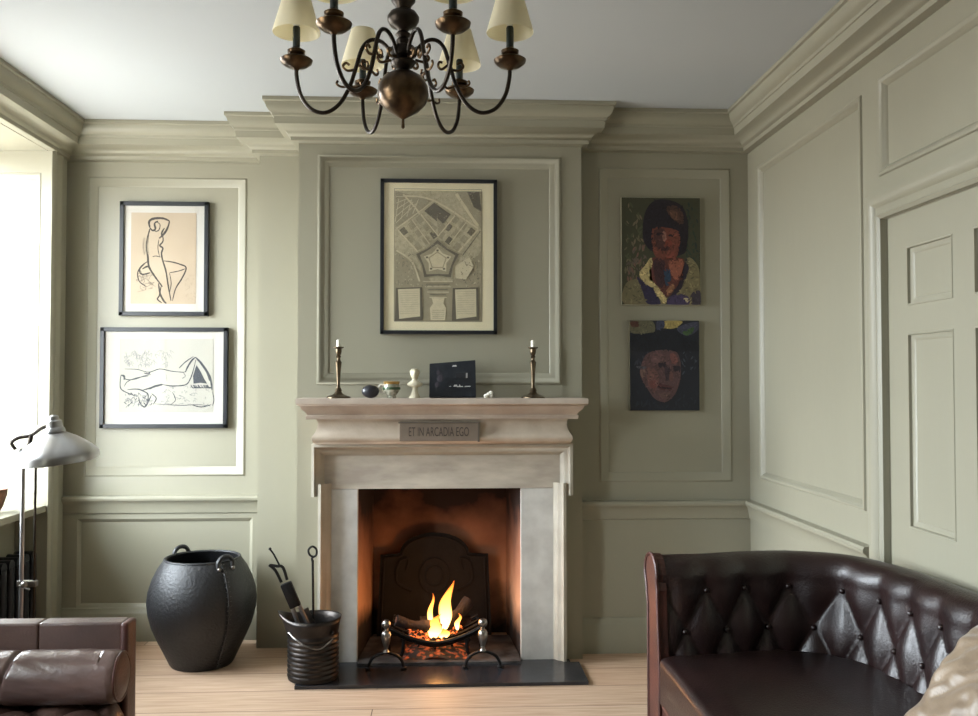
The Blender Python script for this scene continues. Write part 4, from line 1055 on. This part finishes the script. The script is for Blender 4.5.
# silk cushion
bm = BM(); n = 56; g = {}
th = math.radians(38)
Rm = Matrix.Rotation(math.radians(4), 4, 'Z') @ Matrix.Rotation(th, 4, 'Y')
for sd in (1, -1):
    for i in range(n+1):
        for j in range(n+1):
            u, v = 2*i/n-1, 2*j/n-1
            e = max(0, (1-u**4)*(1-v**4))**.5
            pinch = 1-.07*(1-abs(u))*abs(v)-.07*(1-abs(v))*abs(u)
            uu = u*.225*(1-.06*(1-v*v)*0+0)*pinch; vv = v*.225*pinch
            wr = noise.noise(Vector((u*2.2, v*2.2, sd*3)))*.022+noise.noise(Vector((u*5+3, v*4, sd*7)))*.010+abs(noise.noise(Vector((u*3+v*4, v*2-u*2, sd))))*.026
            p = Vector((sd*-(.062*e+wr*e), uu, vv))
            g[sd, i, j] = bm.verts.new(Rm @ p)
for sd in (1, -1):
    for i in range(n):
        for j in range(n): bm.faces.new((g[sd, i, j], g[sd, i+1, j], g[sd, i+1, j+1], g[sd, i, j+1]))
o = obj('silk_cushion', bm, mat('crumpled_silk', (140, 120, 97), .4, col2=(118, 99, 79), scale=5, bump=.3, bscale=22, sheen=.3), None, smooth='all', loc=(1.185, 1.93, .59))
tag(o, 'crumpled beige silk cushion on the dark leather sofa at right', 'cushion')

# ------------------------------------------------------------------ chandelier
a = thing('brass_chandelier', 'aged brass six-arm chandelier with cream shades hanging from the ceiling', 'chandelier', (-.118, 2.5, H), (0, 0, -.048))
Z = lambda z: z-H
bm = BM(); lathe(bm, [(.001, Z(2.068)), (.005, Z(2.072)), (.004, Z(2.095)), (.012, Z(2.100)), (.022, Z(2.106)), (.045, Z(2.120)), (.064, Z(2.140)), (.0715, Z(2.163)), (.069, Z(2.188)), (.055, Z(2.212)), (.032, Z(2.226)), (.018, Z(2.230))], 36)
obj('ball', bm, bronze, a, smooth=True)
bm = BM(); lathe(bm, [(.018, Z(2.229)), (.014, Z(2.236)), (.028, Z(2.243)), (.034, Z(2.252)), (.034, Z(2.258)), (.022, Z(2.264)), (.034, Z(2.272)), (.037, Z(2.286)), (.032, Z(2.298)), (.018, Z(2.304)), (.020, Z(2.316)), (.014, Z(2.324)), (.022, Z(2.334)), (.014, Z(2.342)),
    (.018, Z(2.350)), (.036, Z(2.358)), (.044, Z(2.372)), (.045, Z(2.382)), (.036, Z(2.396)), (.020, Z(2.404)), (.024, Z(2.416)), (.034, Z(2.428)), (.034, Z(2.44)), (.020, Z(2.456)), (.012, Z(2.48)), (.016, Z(2.50)), (.006, Z(2.52))], 32)
obj('turned_stem', bm, dkbronze, a, smooth=True)
bm = BM(); tube(bm, [(0, 0, Z(2.515)), (0, 0, Z(2.69))], .006, 8); obj('suspension_rod', bm, dkbronze, a, smooth=True)
bm = BM(); lathe(bm, [(.001, Z(2.675)), (.02, Z(2.68)), (.05, Z(2.70)), (.055, Z(2.7145))], 24); obj('ceiling_rose', bm, bronze, a, smooth=True)
armp = [(.030, 2.272), (.046, 2.300), (.070, 2.318), (.096, 2.316), (.116, 2.292), (.132, 2.24), (.150, 2.185), (.178, 2.138), (.216, 2.114), (.256, 2.124), (.284, 2.160), (.296, 2.205), (.2985, 2.240)]
for k in range(6):
    an = math.radians(60*k)
    c, s = math.cos(an), math.sin(an)
    def pt(r, z, t=0): return Vector((r*c-t*s, r*s+t*c, Z(z)))
    bm = BM(); tube(bm, [pt(r, z) for r, z in armp], .0058, 8, smooth=5); arm = obj('arm', bm, dkbronze, a, smooth=True)
    bm = BM()
    tube(bm, [pt(.135, 2.235), pt(.155, 2.232), pt(.168, 2.243), pt(.160, 2.254), pt(.150, 2.248)], .0038, 6, smooth=5)
    tube(bm, [pt(.128, 2.25), pt(.108, 2.236), pt(.098, 2.244), pt(.101, 2.256), pt(.110, 2.255)], .0038, 6, smooth=5)
    tube(bm, [pt(.148, 2.19), pt(.170, 2.186), pt(.185, 2.194), pt(.182, 2.204)], .0035, 6, smooth=5)
    tube(bm, [pt(.148, 2.19), pt(.126, 2.182), pt(.116, 2.190), pt(.120, 2.20)], .0035, 6, smooth=5)
    tube(bm, [pt(.034, 2.262), pt(.060, 2.256), pt(.072, 2.266), pt(.064, 2.276), pt(.056, 2.270)], .004, 6, smooth=5)
    obj('scroll', bm, bronze, arm, smooth=True)
    o_ = pt(.2985, 0); ox, oy = o_.x, o_.y
    bm = BM(); lathe(bm, [(.006, Z(2.232)), (.010, Z(2.238)), (.030, Z(2.244)), (.043, Z(2.254)), (.0455, Z(2.262)), (.040, Z(2.266)), (.020, Z(2.268)), (.012, Z(2.272)), (.024, Z(2.280)), (.025, Z(2.288)), (.014, Z(2.294)), (.012, Z(2.296))], 28, c=(ox, oy, 0)); obj('drip_pan', bm, bronze, a, smooth=True)
    bm = BM(); lathe(bm, [(.0105, Z(2.295)), (.0105, Z(2.352)), (.009, Z(2.356)), (.001, Z(2.357))], 16, c=(ox, oy, 0)); obj('candle_tube', bm, mat('dark_green_tube', (24, 34, 34), .4), a, smooth=True)
    bm = BM(); lathe(bm, [(.007, Z(2.357)), (.013, Z(2.372)), (.012, Z(2.385)), (.004, Z(2.40)), (.001, Z(2.401))], 14, c=(ox, oy, 0)); obj('bulb', bm, white, a, smooth='all')
    bm = BM(); lathe(bm, [(.0655, Z(2.338)), (.066, Z(2.341)), (.036, Z(2.448)), (.0345, Z(2.448)), (.0645, Z(2.341)), (.0655, Z(2.338))], 36, c=(ox, oy, 0))
    shd = obj('lamp_shade', bm, cream, a, smooth=True)
    bm = BM()
    for q in range(3): tube(bm, [(ox, oy, Z(2.402)), (ox+.040*math.cos(q*2.094), oy+.040*math.sin(q*2.094), Z(2.425))], .0012, 4)
    obj('shade_carrier', bm, bronze, shd)

# ------------------------------------------------------------------ light
w = bpy.data.worlds.new('sky'); sc.world = w; w.use_nodes = True
bg = w.node_tree.nodes['Background']; bg.inputs['Strength'].default_value = 46
nt = w.node_tree; tc = nt.nodes.new('ShaderNodeTexCoord'); sp = nt.nodes.new('ShaderNodeSeparateXYZ'); cr = nt.nodes.new('ShaderNodeValToRGB')
nt.links.new(tc.outputs['Generated'], sp.inputs[0]); nt.links.new(sp.outputs['Z'], cr.inputs['Fac']); nt.links.new(cr.outputs['Color'], bg.inputs['Color'])
cr.color_ramp.elements[0].position = 0; cr.color_ramp.elements[0].color = (.34, .34, .33, 1)
cr.color_ramp.elements[1].position = .05; cr.color_ramp.elements[1].color = (.84, .93, 1.0, 1)
for a_, b_ in WIN:
    l = bpy.data.lights.new('window_portal', 'AREA'); l.shape = 'RECTANGLE'; l.size = b_-a_; l.size_y = WH-SILL
    l.cycles.is_portal = True
    o = bpy.data.objects.new('window_portal', l); C.objects.link(o)
    o.location = (XW-.06, (a_+b_)/2, (WH+SILL)/2)
    o.rotation_euler = (PI/2, 0, -PI/2)
def point(name, loc, e, col, r):
    l = bpy.data.lights.new(name, 'POINT'); l.energy = e; l.color = col; l.shadow_soft_size = r
    o = bpy.data.objects.new(name, l); C.objects.link(o); o.location = loc
point('fire_light', (0.0, 4.46, .30), 4, (1, .42, .14), .05)
point('fire_light', (-.05, 4.42, .20), 2, (1, .42, .14), .04)

# ------------------------------------------------------------------ camera
cam = bpy.data.cameras.new('camera'); co = bpy.data.objects.new('camera', cam); C.objects.link(co)
cam.sensor_width = 36; cam.lens = 900/978*36; cam.clip_start = .05
co.location = (0, 0, 1.36)
co.rotation_euler = (PI/2+math.radians(1.589), 0, -math.radians(2.799))
sc.camera = co
sc.view_settings.view_transform = 'Standard'; sc.view_settings.look = 'None'; sc.view_settings.gamma = 1; sc.view_settings.use_curve_mapping = False
sc.view_settings.exposure = 0
sc.cycles.use_denoising = True
sc.cycles.max_bounces = 10; sc.cycles.diffuse_bounces = 6; sc.cycles.sample_clamp_indirect = 8
